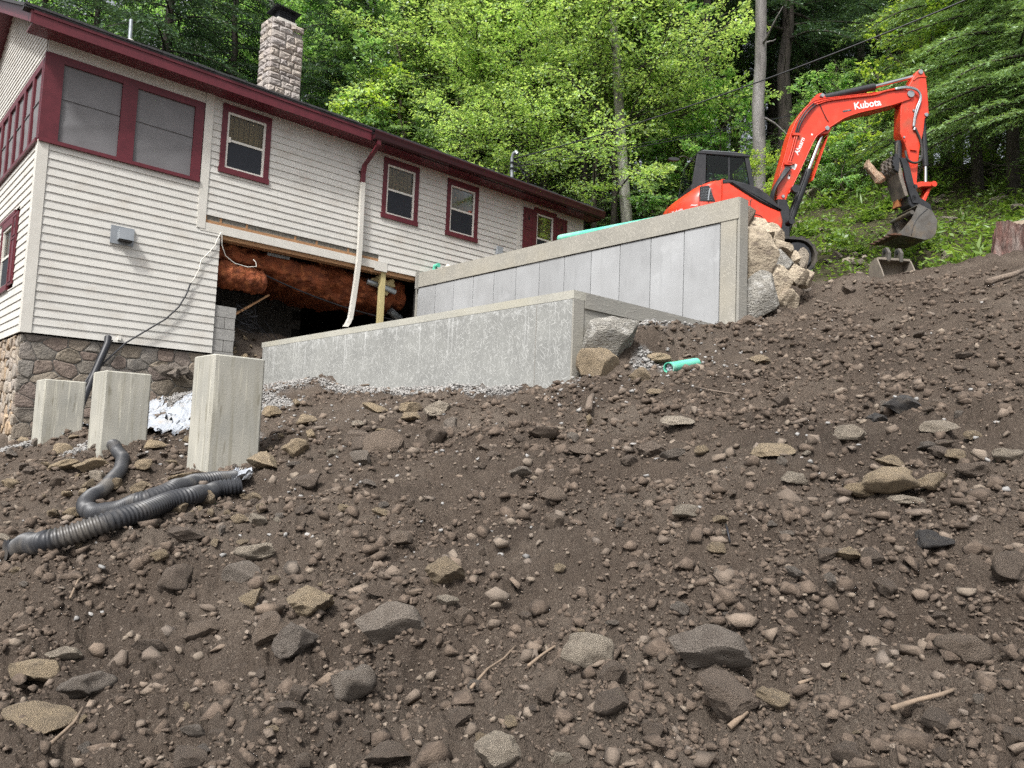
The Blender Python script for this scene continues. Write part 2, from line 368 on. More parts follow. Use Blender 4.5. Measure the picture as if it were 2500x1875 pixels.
def hit(px, py, up=0.):
    """first point of the ground met by the line of sight"""
    r = ray(px, py); P = CAM[None]+_T[:, None]*r[None]
    s = P[:, 2]-up-zbase(P[:, 0], P[:, 1])
    i = int(np.argmax(s < 0)) or len(_T)-1
    t0 = _T[i]; tt = np.arange(max(.8, t0-1.6), t0+1.6, .012); P = CAM[None]+tt[:, None]*r[None]
    i = int(np.argmax(P[:, 2]-up-ground(P[:, 0], P[:, 1]) < 0)); 
    if i == 0: i = len(tt)//2
    p = P[i]; return np.array([p[0], p[1], g1(p[0], p[1])]), tt[i]
def terrain():
    rr = [.02]
    while rr[-1] < 15.5: rr.append(rr[-1]*1.0066 if rr[-1] > .9 else rr[-1]*1.12)
    while rr[-1] < 170: rr.append(rr[-1]*1.028)
    rr = np.array(rr)
    mid = math.atan2(ray(1250, 937)[1], ray(1250, 937)[0])
    fine = np.linspace(-R(43), R(43), 620); coarse = np.linspace(R(43), R(317), 70)[1:-1]
    th = mid+np.concatenate([fine, coarse]); n = len(th)
    X = CAM[0]+rr[:, None]*np.cos(th)[None]; Y = CAM[1]+rr[:, None]*np.sin(th)[None]
    x = X.ravel(); y = Y.ravel(); z = zbase(x, y)+zdetail(x, y)
    V = np.stack([x, y, z], 1); m = len(rr)
    i = np.arange(m-1)[:, None]; j = np.arange(n)[None]; k = (j+1) % n
    F = np.stack([i*n+j, (i+1)*n+j, (i+1)*n+k, i*n+k], -1).reshape(-1, 4)
    me = np_mesh('ground', V, F, True)
    for nm, val in (('gravel', gravel_mask(V[:, 0], V[:, 1])), ('litter', litter_mask(V[:, 0], V[:, 1]))):
        a = me.attributes.new(nm, 'FLOAT', 'POINT'); a.data.foreach_set('value', val.astype(np.float32))
    return me
def terrain_mat():
    m, n, b = nmat('bare_soil'); g = nd(n, 'ShaderNodeNewGeometry').outputs['Position']
    col = ramp(n, noise(n, g, 1.1, 5, .6), [(.30, (.070,.054,.042)), (.5, (.116,.090,.070)), (.72, (.180,.145,.115))])
    col = mixc(n, ramp(n, noise(n, g, 38, 5, .7), [(.35, 0), (.7, .55)]), col, (.052,.038,.030))
    col = mixc(n, ramp(n, noise(n, g, 85, 3, .6), [(.58, 0), (.72, .85)]), col, (.25,.21,.17))
    col = mixc(n, ramp(n, noise(n, g, .45, 3), [(.52, 0), (.70, .6)]), col, (.18,.15,.122))
    ga = nd(n, 'ShaderNodeAttribute', attribute_name='gravel').outputs['Fac']; la = nd(n, 'ShaderNodeAttribute', attribute_name='litter').outputs['Fac']
    col = mixc(n, ga, col, ramp(n, noise(n, g, 30, 3), [(.35, (.17,.16,.15)), (.65, (.33,.32,.31))]))
    lit = ramp(n, noise(n, g, 5, 6, .7), [(.3, (.035,.030,.020)), (.5, (.055,.052,.026)), (.7, (.10,.085,.055))])
    col = mixc(n, la, col, lit)
    n.links.new(col, b.inputs['Base Color']); b.inputs['Roughness'].default_value = .95; b.inputs['Specular IOR Level'].default_value = .2
    h = mth(n, 'ADD', noise(n, g, 60, 6, .65), mth(n, 'MULTIPLY', noise(n, g, 160, 4, .6), .6)); bump(n, b, h, 1., .035); return m
soil = terrain_mat()
tag(link('ground', terrain(), soil), kind='structure')

# ------------------------------------------------------------------ the house
house = thing('house', 'two storey cottage with beige clapboard, dark red trim and a torn open crawlspace', 'house', (6, 0, 0))
LW = lambda u, z, d=0.: (u, -d, z)            # long wall
EW = lambda u, z, d=0.: (-d, u, z)            # end wall
def rects_minus(u0, u1, holes):
    iv = [(u0, u1)]
    for a, b in holes:
        nv = []
        for p, q in iv:
            if b <= p or a >= q: nv.append((p, q)); continue
            if a > p: nv.append((p, a))
            if b < q: nv.append((b, q))
        iv = nv
    return [(p, q) for p, q in iv if q-p > .004]
def boards(mp, u0, u1, z0, z1, pitch, holes, top=None, seams=0):
    """one object per clapboard course; top(z) gives a rising lower limit of u under a rake"""
    k = 0; z = z0
    while z < z1-.01:
        za, zb = z, min(z+pitch, z1); parts_ = []
        cuts = sorted({za, zb} | {h for H in holes for h in (H[2], H[3]) if za+.003 < h < zb-.003})
        prof = lambda t: .0175-.015*(t-za)/pitch
        sm = sorted(random.uniform(u0+.5, u1-.5) for _ in range(seams)) if (seams and random.random() < .7 and u1-u0 > 3) else []
        for a, b in zip(cuts, cuts[1:]):
            hs_ = [(H[0], H[1]) for H in holes if H[2] < (a+b)/2 < H[3]] + [(s, s+.003) for s in sm]
            for p, q in rects_minus(u0, u1, hs_):
                pa = pb = p
                if top: pa = max(p, top(a)); pb = max(p, top(b))
                if q-pb < .02: continue
                parts_.append((p, q, [mp(pa, a, -.004), mp(q, a, -.004), mp(q, a, prof(a)), mp(pa, a, prof(a)), mp(pb, b, -.004), mp(q, b, -.004), mp(q, b, prof(b)), mp(pb, b, prof(b))]))
        parts_.sort(key=lambda t: t[0]); cur = []; end = -9
        for t in parts_+[(1e9, 1e9, None)]:
            if cur and t[0] > end+.0005:
                m = MB()
                for c_ in cur: m.hexa(c_[2])
                m.build('siding_board', siding, house); cur = []
            cur.append(t); end = max(end, t[1]) if len(cur) > 1 else t[1]
        z = zb; k += 1
# openings and trimmed areas of the long wall: u0, u1, z0, z1
WINS = [(2.764, 3.690, 3.255, 4.525), (6.180, 7.088, 3.232, 4.527), (7.862, 8.770, 3.228, 4.527), (10.56, 11.34, 3.05, 4.52)]
OPEN = (2.887, 7.20, -3, 2.130)
boards(LW, .135, 2.457, 0., 3.0, .1304, [])
boards(LW, 2.457, 2.887, 0., 2.1735, .1304, [])
W2 = [w_ for w_ in WINS] + [(10.02, 10.12, 2, 5)]
boards(LW, 2.60, 12.33, 2.432, 4.66, .1295, W2, seams=1)
boards(LW, 6.185, 12.33, 2.145, 2.432, .1435, [], seams=1)
RK = lambda z: max(.06, (z-4.60)/.46-.42)
EWIN = (.965, 2.5, .80, 2.15)
boards(EW, .12, 6.9, 0., 2.98, .1304, [EWIN])
boards(EW, .06, 6.9, 4.33, 7.0, .095, [], top=lambda z: max(.06, (z-4.58)/.46-.42))
# sheathing painted as unlit room darkness behind the boards, leaving the crawlspace open
m = MB()
for a, b in (((0,.12,-.02),(2.885,.07,4.62)), ((2.885,.12,2.15),(12.33,.07,4.62)), ((7.2,.12,-.6),(12.33,.07,2.15))): m.box(a, b)
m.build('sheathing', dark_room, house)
m = MB(); m.box((.07,.125,-.02), (.12,6.9,4.6)); m.build('sheathing', dark_room, house)
m = MB(); m.loft([[EW(.07,4.6,-.02), EW(6.9,4.6,-.02), EW(3.45,6.3,-.02)], [EW(.07,4.6,-.07), EW(6.9,4.6,-.07), EW(3.45,6.3,-.07)]]); m.build('sheathing', dark_room, house)
m = MB(); m.box((12.28,.075,-.02), (12.33,6.9,4.6)); m.box((.1,6.85,-.5), (12.3,6.9,4.6)); m.build('rear_wall', siding, house)
# corner boards, frieze
for a, b, nm in (((-.022,-.024,-.005),(.128,.07,2.995),'corner_board'), ((2.457,-.026,2.175),(2.603,.0,4.62),'corner_board'), ((10.02,-.022,2.2),(10.12,.0,4.62),'corner_board'), ((12.24,-.022,2.0),(12.352,.07,4.62),'corner_board')):
    MB().box(a, b).build(nm, trim_pale, house)
MB().box((-.0241,.0701,-.005), (0,.118,2.99)).build('corner_board', trim_pale, house)
MB().box((.0,-.012,4.42), (2.455,.02,4.66)).build('frieze_board', trim_pale, house)
MB().box((.0,-.018,4.405), (2.455,-.0121,4.43)).build('frieze_board', trim_pale, house)
MB().box((2.605,-.02,4.60), (12.23,-.0155,4.67)).build('frieze_board', trim_pale, house)
# torn strip over the opening
MB().box((2.52,-.019,2.135), (6.10,.02,2.290)).build('header_board', trim_pale, house)
MB().box((6.10,-.021,2.10), (6.40,.02,2.285)).build('header_board', trim_pale, house)
MB().box((2.55,-.004,2.292), (6.18,.02,2.345)).build('exposed_lath', raw_wood, house)
MB().box((2.55,.004,2.345), (6.18,.02,2.432)).build('felt_strip', felt, house)
for u in (2.59, 2.86, 3.34, 4.3, 4.75, 5.45): MB().box((u,-.002,2.345), (u+.04,.0035,2.425)).build('exposed_stud', raw_wood, house)
MB().box((2.885,.021,2.06), (7.2,.22,2.15)).build('rim_beam', raw_wood, house)
# porch screens on the long wall
def screens(mp, u0, u1, z0, z1, posts, name):
    f = None
    for a, b in posts:
        o_ = MB().box((a, z0, -.03), (b, z1, .034), lambda u, z, d: mp(u, z, d)).build(name if f is None else 'post', trim_red, house if f is None else f); f = f or o_
    top = MB().box((u0, z1-.105, -.028), (u1, z1+.02, .031), lambda u, z, d: mp(u, z, d))
    ORG[f.name] = ORG[house.name]
    top.build('head_rail', trim_red, f)
    MB().box((u0-.02, z0-.045, -.03), (u1, z0+.012, .058), lambda u, z, d: mp(u, z, d)).build('sill', trim_red, f)
    for (a0, a), (b, b1) in zip(posts, posts[1:]):
        nu, nz = 16, 24; V = []; F = []
        for i in range(nz+1):
            for j in range(nu+1):
                s = j/nu; t = i/nz; sag = .018*math.exp(-((t-.52)/.02)**2) + .02*math.sin(s*9+t*5)*max(0, .35-t)*1.6 + .012*math.exp(-((t-.2-.25*s)/.05)**2)
                V.append(mp(a+.004+s*(b-a-.008), z0+.02+t*(z1-.11-z0), -.004+sag*.6))
        F = [(i*(nu+1)+j, i*(nu+1)+j+1, (i+1)*(nu+1)+j+1, (i+1)*(nu+1)+j) for i in range(nz) for j in range(nu)]
        s_ = MB().add(V, F).build('screen', screen_grey, f, smooth=True)
        zr = z0+.52*(z1-z0)
        MB().box((a+.003, zr, .0), (b-.003, zr+.016, .014), lambda u, z, d: mp(u, z, d)).build('screen_rail', screen_grey, f)
screens(LW, .0, 2.44, 3.01, 4.385, [(-.03, .235), (1.10, 1.335), (2.285, 2.44)], 'porch_frame')
# end wall: narrow openings between red posts
screens(EW, .05, 5.2, 3.01, 4.31, [(.036, .12), (.66, .78), (1.32, 1.44), (1.98, 2.10), (2.64, 2.76), (3.3, 3.42), (3.96, 4.08), (4.62, 4.74)], 'porch_frame')
# windows
def window(u0, u1, z0, z1, mp=LW, tw=.098, head=.13):
    q = lambda u, z, d: mp(u, z, d)
    t = MB().box((u0, z0+.10, -.03), (u0+tw, z1, .03), q).box((u1-tw, z0+.10, -.03), (u1, z1, .03), q)
    t.box((u0+tw, z1-head, -.03), (u1-tw, z1, .027), q).box((u0-.012, z0, -.03), (u1+.012, z0+.0985, .046), q)
    w_ = t.build('window', trim_red, house)
    a0, a1, b0, b1 = u0+tw, u1-tw, z0+.098, z1-head; mid = (b0+b1)/2-.015; e = .04
    fr = MB().box((a0, b0, -.03), (a0+e, b1, .012), q).box((a1-e, b0, -.03), (a1, b1, .012), q).box((a0+e, b1-e, -.03), (a1-e, b1, .010), q).box((a0+e, b0, -.03), (a1-e, b0+e, .010), q)
    fr.box((a0+e, mid, -.03), (a1-e, mid+.042, .002), q); fr.build('sash_frame', white_frame, w_)
    MB().box((a0+e, mid+.042, -.020), (a1-e, b1-e, -.016), q).build('pane', glass, w_)
    MB().box((a0+e, b0+e, -.014), (a1-e, mid, -.011), q).build('insect_screen', screen_dark, w_)
    MB().box((a0+e, mid-.1, -.062), (a1-e, b1-.0, -.05), q).build('blind', blind, w_)
    for zz in (z0+.28, z1-.28):
        for uu in (u0+.03, u1-.06): MB().box((uu, zz, .0301), (uu+.03, zz+.05, .037), q).build('hook', trim_red, w_)
    return w_
for w_ in WINS: window(*w_)
# pale stop on the first window's left sash
MB().box((2.90,-.0125,3.83), (2.94,-.03,3.93)).build('sash_tag', white_frame, house)
def shutter(u0, u1, z0, z1, mp):
    q = lambda u, z, d: mp(u, z, d); e = .045
    f = MB().box((u0, z0, .016), (u1, z1, .038), q)
    s = f.build('shutter', trim_red, house); zm = z1-(z1-z0)*.34
    fr = MB()
    for (a, b) in ((z0+e, zm-e/2), (zm+e/2, z1-e)):
        fr.box((u0+e, a, .0381), (u0+e+.016, b, .048), q).box((u1-e-.016, a, .0381), (u1-e, b, .048), q).box((u0+e+.016, a, .0381), (u1-e-.016, a+.016, .048), q).box((u0+e+.016, b-.016, .0381), (u1-e-.016, b, .048), q)
    fr.build('moulding', trim_red, s)
    cu = (u0+u1)/2; cz = (zm+z1)/2; k = .30
    P = [(0,.32),(.07,.2),(.03,.2),(.12,.06),(.05,.06),(.17,-.12),(.03,-.12),(.03,-.2),(-.03,-.2),(-.03,-.12),(-.17,-.12),(-.05,.06),(-.12,.06),(-.03,.2),(-.07,.2)]
    MB().loft([[mp(cu+x*k, cz+y*k, .0382) for x, y in P], [mp(cu+x*k, cz+y*k, .0402) for x, y in P]]).build('tree_cutout', dark_room, s)  # thin near-black plate, the cutout's shade painted on the shutter face
shutter(10.20, 10.555, 2.95, 4.44, LW); shutter(11.345, 11.73, 2.95, 4.44, LW)
w_ = window(1.36, 2.35, .80, 2.08, EW); shutter(.965, 1.335, .86, 2.06, EW)
MB().box((1.30,2.09,.0), (2.6,2.15,.03), lambda u, z, d: EW(u, z, d)).build('window_header', trim_red, house)
# roof, fascia, gutter
PIT = .455; E0z = 4.80; RY = 3.45
zr = lambda y: E0z + PIT*(y+.42)
m = MB()
for s in (0, 1):
    Y = lambda y: y if s == 0 else 2*RY-y
    rg = lambda x: [(x, Y(-.44), zr(-.44)), (x, Y(RY), zr(RY)), (x, Y(RY), zr(RY)+.05), (x, Y(-.44), zr(-.44)+.05)]
    m.loft([rg(-.42), rg(12.66)])
roof = m.build('roof', shingle, house)
# a ragged line of shingle butts along the eave
m = MB(); x = -.42
while x < 12.6:
    wd = random.uniform(.22, .33); h = random.uniform(.004, .016); m.box((x, -.452-random.uniform(0,.012), zr(-.44)+.03), (min(x+wd, 12.64), -.2, zr(-.44)+.054+h)); x += wd+.004
m.build('shingle_course', shingle, roof)
MB().box((-.30,-.42,4.585), (5.60,-.39,4.775)).build('fascia', trim_red, house)
MB().box((-.30,-.436,4.745), (5.60,-.4205,4.80)).build('drip_edge', trim_red, house)
MB().box((5.60,-.415,4.60), (12.60,-.39,4.79)).build('fascia', gutter_red, house)
MB().box((-.30,-.39,4.60), (12.58,.015,4.625)).build('soffit', trim_red, house)
gp = [(-.415,4.62),(-.44,4.605),(-.50,4.605),(-.52,4.63),(-.53,4.70),(-.545,4.765),(-.54,4.785),(-.53,4.785),(-.515,4.69),(-.43,4.69)]
gut = MB().loft([[(5.62, a, b) for a, b in gp], [(12.62, a, b) for a, b in gp]]).build('gutter', gutter_red, house)
for s, nm in ((-1, 'rake_board'),):
    for side in (0, 1):
        Y = lambda y: y if side == 0 else 2*RY-y
        MB().loft([[(-.33, Y(-.42), zr(-.42)-.21), (-.33, Y(RY), zr(RY)-.21), (-.33, Y(RY), zr(RY)-.002), (-.33, Y(-.42), zr(-.42)-.002)], [(-.302, Y(-.42), zr(-.42)-.21), (-.302, Y(RY), zr(RY)-.21), (-.302, Y(RY), zr(RY)-.002), (-.302, Y(-.42), zr(-.42)-.002)]]).build('rake_board', trim_red, house)
        MB().loft([[(-.3, Y(-.2), zr(-.2)-.16), (-.3, Y(RY), zr(RY)-.16), (.01, Y(RY), zr(RY)-.16), (.01, Y(-.2), zr(-.2)-.16)], [(-.3, Y(-.2), zr(-.2)-.13), (-.3, Y(RY), zr(RY)-.13), (.01, Y(RY), zr(RY)-.13), (.01, Y(-.2), zr(-.2)-.13)]]).build('rake_soffit', trim_red, house)
MB().loft([[(12.60, a, b) for a, b in ((-.42,4.59),(.1,4.59),(.1,zr(.1)),(-.42,zr(-.42)-.001))], [(12.63, a, b) for a, b in ((-.42,4.59),(.1,4.59),(.1,zr(.1)),(-.42,zr(-.42)-.001))]]).build('rake_board', gutter_red, house)
# downspout: red elbow, pale leader that bends into the opening
def flat_tube(pts, wx, wy, name, mat, parent):
    rings = []
    for i, p in enumerate(pts):
        x, y, z = p; rings.append([(x-wx, y-wy, z), (x+wx, y-wy, z), (x+wx, y+wy, z), (x-wx, y+wy, z)])
    return MB().loft(rings).build(name, mat, parent)
ds = flat_tube([(5.74,-.47,4.62),(5.74,-.47,4.52),(5.70,-.30,4.33),(5.655,-.13,4.16),(5.65,-.10,4.0),(5.65,-.10,3.80)], .042, .034, 'downspout', trim_red, house)
flat_tube([(5.65,-.10,3.80),(5.655,-.10,3.2),(5.67,-.10,2.5),(5.665,-.10,2.2),(5.63,-.11,1.8),(5.58,-.12,1.35),(5.53,-.13,1.0),(5.47,-.15,.88),(5.40,-.18,.80)], .045, .036, 'leader_pipe', pipe_white, ds)
MB().box((5.59,-.06,4.02), (5.71,-.015,4.05)).build('strap', dark_room, ds)
# dryer hood
hood = MB().box((1.10,-.019,1.60), (1.455,-.045,1.895)).build('vent_hood', steel_grey, house)
MB().loft([[(1.20,-.0452,1.66),(1.42,-.0452,1.66),(1.42,-.0452,1.84),(1.20,-.0452,1.84)], [(1.20,-.17,1.67),(1.42,-.17,1.67),(1.42,-.15,1.84),(1.20,-.15,1.84)]]).build('hood_cover', steel_grey, hood)
MB().box((1.22,-.165,1.64), (1.40,-.06,1.6595)).build('hood_louvre', dark_room, hood)
MB().box((1.34,-.06,.035), (1.385,-.013,.105)).build('pipe_stub', white_frame, house)
MB().box((9.36,-.08,2.95), (9.47,-.012,3.22)).box((9.33,-.12,3.08), (9.50,-.0801,3.27)).build('meter_box', steel_grey, house)
# ---- foundation stones (random rubble, one object each)
def clip_poly(P, nx, ny, d):
    out = []
    for i in range(len(P)):
        a, b = P[i], P[(i+1) % len(P)]; da = a[0]*nx+a[1]*ny-d; db = b[0]*nx+b[1]*ny-d
        if da <= 0: out.append(a)
        if da*db < 0: t = da/(da-db); out.append((a[0]+(b[0]-a[0])*t, a[1]+(b[1]-a[1])*t))
    return out
def rubble(mp, u0, u1, z0, z1, cw, chh, mat, parent, jit=.48, gap=.009, depth=.022):
    rows = int((z1-z0)/chh); sites = []
    for r_ in range(-1, rows+2):
        nc = int((u1-u0)/cw)
        for c in range(-1, nc+2):
            sites.append((u0+(c+.5+(.5 if r_ % 2 else 0)+random.uniform(-jit, jit))*cw, z0+(r_+.5+random.uniform(-jit, jit)*.8)*chh))
    kx = chh/cw
    S = [(a*kx, b) for a, b in sites]
    for i, (sx, sz) in enumerate(S):
        P = [(u0*kx, z0), (u1*kx, z0), (u1*kx, z1), (u0*kx, z1)]
        for j, (tx, tz) in enumerate(S):
            if i == j or abs(tx-sx) > chh*3 or abs(tz-sz) > chh*3: continue
            nx, ny = tx-sx, tz-sz; d = (tx*tx+tz*tz-sx*sx-sz*sz)/2; P = clip_poly(P, nx, ny, d)
            if len(P) < 3: break
        if len(P) < 3: continue
        P = [(a/kx, b) for a, b in P]
        ar = abs(sum(P[k][0]*P[(k+1) % len(P)][1]-P[(k+1) % len(P)][0]*P[k][1] for k in range(len(P))))/2
        if ar < .003: continue
        cx = sum(p[0] for p in P)/len(P); cz = sum(p[1] for p in P)/len(P)
        Q = []
        for k in range(len(P)):
            a, b = P[k], P[(k+1) % len(P)]
            Q += [(a[0]*.88+b[0]*.12, a[1]*.88+b[1]*.12), (a[0]*.12+b[0]*.88, a[1]*.12+b[1]*.88)]
        sc = lambda s, e: [(cx+(a-cx)*s*(1+random.uniform(-e, e)), cz+(b-cz)*s*(1+random.uniform(-e, e))) for a, b in Q]
        g = gap/math.sqrt(ar); dp = depth*random.uniform(.6, 1.3)
        r0 = sc(1-g*1.6, .0); r1 = [(cx+(a-cx)*.94, cz+(b-cz)*.94) for a, b in r0]; r2 = [(cx+(a-cx)*.80, cz+(b-cz)*.80) for a, b in r0]
        m = MB(); n_ = len(Q); jt = lambda: random.uniform(-.008, .008)
        rings = [[mp(a, b, -.01) for a, b in r0], [mp(a, b, dp*.55) for a, b in r0], [mp(a, b, dp*.9+jt()) for a, b in r1], [mp(a, b, dp+jt()) for a, b in r2]]
        m.loft(rings).build('stone', mat, parent, smooth='auto')
mb = MB().box((.06,.05,-2.4), (2.9,.3,-.022)).box((.06,.301,-2.4), (.3,6.9,-.022))
mb.box((2.9,.12,-1.5),(3.1,.4,0.)); fnd = mb.build('foundation', mortar, house)
FW = lambda u, z, d=0.: (u, .05-d, z); FE = lambda u, z, d=0.: (.06-d, u, z)
rubble(FW, .0, 2.9, -1.78, -.025, .29, .20, fstone, fnd)
rubble(FE, .12, 3.4, -1.9, -.025, .17, .17, estone, fnd, gap=.012, depth=.06)
# grey blocks at the corner of the opening
for r_ in range(6):
    zb = .87-.205*(r_+1)
    cuts = ((2.89, 3.285),) if r_ % 2 == 0 else ((2.875, 3.085), (3.095, 3.275))
    for a, b in cuts: MB().box((a+.002, .02, zb+.006), (b-.002, .22, zb+.2)).build('block', block_grey, fnd)
MB().box((2.885,.035,-.4), (3.27,.21,.86)).build('block_core', mortar, fnd)
# ---- crawlspace
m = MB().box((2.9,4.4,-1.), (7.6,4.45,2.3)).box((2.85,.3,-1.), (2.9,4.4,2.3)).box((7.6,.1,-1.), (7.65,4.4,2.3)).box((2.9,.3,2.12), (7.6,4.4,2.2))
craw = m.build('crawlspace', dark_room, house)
blk = M('inner_block', (.085,.083,.078), (.06,.058,.055), 8, .95, .3, 60, .12)  # darkened copy of the block grey, with the crawlspace shade in its colour
for r_ in range(9):
    for c in range(6):
        u = 3.35+c*.41+(.2 if r_ % 2 else 0)
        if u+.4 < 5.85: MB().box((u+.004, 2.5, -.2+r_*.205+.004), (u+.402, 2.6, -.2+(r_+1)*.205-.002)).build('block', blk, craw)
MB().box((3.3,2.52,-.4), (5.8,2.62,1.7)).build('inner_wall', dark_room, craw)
def lump(fn, nu, nv, name, mat, parent):
    V = [fn(i/nu, j/nv) for j in range(nv+1) for i in range(nu+1)]; k = nu+1
    return MB().add(V, [(j*k+i, j*k+i+1, (j+1)*k+i+1, (j+1)*k+i) for j in range(nv) for i in range(nu)]).build(name, mat, parent, smooth=True, fix=False)
def nz(a, b, s): return float(fbm(np.array([a*s]), np.array([b*s]), 4)[0])
# sprayed foam wrapped round the joists
def f_main(s, t):
    u = 2.93+4.25*s; an = -.1+t*3.5
    rad = .30+.06*math.sin(s*7+1)-.10*max(0, s-.75)*3+.14*nz(u*1.7, an*1.4, 1)+.06*nz(u*6, an*5, 1)
    low = 1.60+.10*math.sin(s*6.2+.9)-.14*s+.16*nz(u*2.2, 3, 1)
    k = min(1, t*1.35); z_ = 2.13-(2.13-low)*k**1.15; bul = math.sin(min(1, k)*math.pi*.93)*(.30+.16*nz(u*1.3, 7, 1))
    y_ = .46-bul+.16*nz(u*2.6, z_*3.2, 1)+.09*nz(u*7, z_*8, 1)+(max(0, t-.74)*4.5)
    return (u, max(.25, y_+.08), z_-.05*max(0, t-.74)+.05*nz(u*5, t*5, 1))
lump(f_main, 150, 60, 'insulation', foam, craw)
def f_roll(s, t):
    a = t*2*math.pi; rad = (.20+.05*nz(s*5, math.cos(a)+2, 1)+.05*nz(s*13, a*3, 1))*math.sqrt(max(0, 1-max(0, (s-.72)/.28)**2.5))
    return (2.92+1.02*s, .30+rad*math.cos(a)*1.1, 1.50-.05*s+rad*math.sin(a)*1.12)
lump(f_roll, 40, 26, 'insulation', foam, craw)
def f_back(s, t): return (2.93+4.4*s, 1.0+1.8*t, 1.72-.08*s+.12*nz(s*9, t*4, 1)+.1*t)
lump(f_back, 60, 20, 'insulation', foam, craw)
def f_cream(s, t):
    a = t*2*math.pi; r_ = s*(.17+.04*math.sin(3*a)+.05*nz(math.cos(a)*2, math.sin(a)*2+4, 2)+.03*math.sin(9*a+1)); return (6.50+r_*math.cos(a)*1.5, .235-.03*(1-s)+.02*nz(r_*20, a, 1), 1.89+r_*math.sin(a)*1.0)
lump(f_cream, 8, 30, 'torn_insulation', cream_foam, craw)
MB().tube([(6.10,.27,1.90),(6.42,.20,1.84),(6.78,.24,1.78)], .065, 12).build('duct', galv, craw, smooth='auto')
MB().tube([(6.85,.5,1.42),(7.2,.6,1.28)], .085, 12).build('duct', galv, craw, smooth='auto')
MB().box((3.9,.24,2.0), (4.35,.30,2.055)).build('bracket', steel_grey, craw)
tag(MB().box((6.29,.02,.2), (6.40,.12,2.10)).build('wooden_post', new_wood), 'pale treated wood post propping the beam behind the low wall', 'post')
tag(MB().beam((3.15,.35,.62), (4.05,.42,1.28), .09, .03).build('loose_plank', raw_wood), 'loose wooden plank leaning inside the open crawlspace', 'plank')
def sag(a, b, d, n=14):
    a = np.array(a, float); b = np.array(b, float)
    return [a+(b-a)*t-np.array([0, 0, d*4*t*(1-t)]) for t in np.linspace(0, 1, n)]
MB().tube(sag((3.9,.28,1.62),(7.1,.45,1.22),.10,20), .016, 6).build('pipe', black_plastic, craw)
m = MB()
for k in range(9):
    c = np.array([3.75+random.uniform(-.2,.2), .45+random.uniform(-.1,.1), .72+random.uniform(-.12,.2)]); r_ = random.uniform(.08,.2); p0 = random.uniform(0, 6)
    m.tube([c+np.array([r_*math.cos(p0+t*(1+.1*k))*1.1, .05*math.sin(t*2), r_*math.sin(p0+t)*.8]) for t in np.linspace(0, 7, 26)], .006, 4)
m.tube([(3.9,.4,1.5),(3.8,.42,1.0),(3.85,.4,.7),(4.3,.38,.32)], .007, 4).tube([(4.0,.42,.8),(4.2,.4,.55),(4.42,.36,.28)], .007, 4)
tag(m.build('wire_coil', black_plastic), 'tangle of black wires hanging inside the crawlspace opening', 'wires')
# ---- chimney
CX0, CX1, CY0, CY1 = 4.06, 4.76, 1.12, 1.62
ch = MB().box((CX0+.02,CY0+.02,4.9), (CX1-.02,CY1-.02,7.02)).build('chimney', mortar, house)
z = 5.15; row = 0
while z < 7.05:
    h = random.choice((.075,.13,.13,.15,.165)); 
    for face in (0, 1):
        a0, a1 = (CX0-.004, CX1) if face == 0 else (CY0+.012, CY1)
        a = a0; first = True
        while a < a1-.03:
            wd = random.uniform(.13, .33); b = min(a+wd, a1)
            if a1-b < .09: b = a1
            if z > 6.9 and (face == 0 and a > CX0+.42): a = b; continue
            mp = (lambda u, zz, d: (u, CY0-d, zz)) if face == 0 else (lambda u, zz, d: (CX0-d, u, zz))
            g = .006; P = [(a+g,z+g),((a+b)/2,z+g*.6),(b-g,z+g),(b-g*.8,z+h/2),(b-g,z+h-g),((a+b)/2,z+h-g*.5),(a+g,z+h-g),(a+g*.8,z+h/2)]
            cx, cz = (a+b)/2+random.uniform(-.02,.02), z+h/2+random.uniform(-.01,.02); j = lambda: random.uniform(.7, 1.25)
            MB().loft([[mp(u, q, -.015) for u, q in P], [mp(u, q, .010) for u, q in P], [mp(cx+(u-cx)*.80, cz+(q-cz)*.72, .03*j()) for u, q in P], [mp(cx+(u-cx)*.4, cz+(q-cz)*.3, .04*j()) for u, q in P]]).build('stone', cstone, ch)
            a = b
    z += h; row += 1
clay = M('clay_flue', (.34,.15,.10), (.28,.12,.085), 12, .85)
xm, ym = (CX0+CX1)/2-.0, (CY0+CY1)/2
MB().box((xm-.17,ym-.15,6.98), (xm+.17,ym+.15,7.22)).build('flue', clay, ch)
q = lambda s, z: [(xm-s, ym-s*.9, z), (xm+s, ym-s*.9, z), (xm+s, ym+s*.9, z), (xm-s, ym+s*.9, z)]
MB().loft([q(.205,7.17), q(.205,7.245), q(.185,7.25)]).build('flue_collar', white_frame, ch)
cap = MB().loft([q(.275,7.44), q(.285,7.46), q(.06,7.545)]).build('chimney_cap', black_plastic, ch)
m = MB()
for k in range(-5, 6):
    for sg in (-1, 1):
        m.box((xm+k*.034-.004, ym+sg*.165-.004, 7.25), (xm+k*.034+.004, ym+sg*.165+.004, 7.44)); m.box((xm+sg*.18-.004, ym+k*.03-.004, 7.25), (xm+sg*.18+.004, ym+k*.03+.004, 7.44))
for zz in (7.29, 7.34, 7.39):
    for sg in (-1, 1): m.box((xm-.18, ym+sg*.165-.005, zz), (xm+.18, ym+sg*.165+.005, zz+.008)); m.box((xm+sg*.18-.005, ym-.165, zz), (xm+sg*.18+.005, ym+.165, zz+.008))
m.build('spark_mesh', black_plastic, cap)
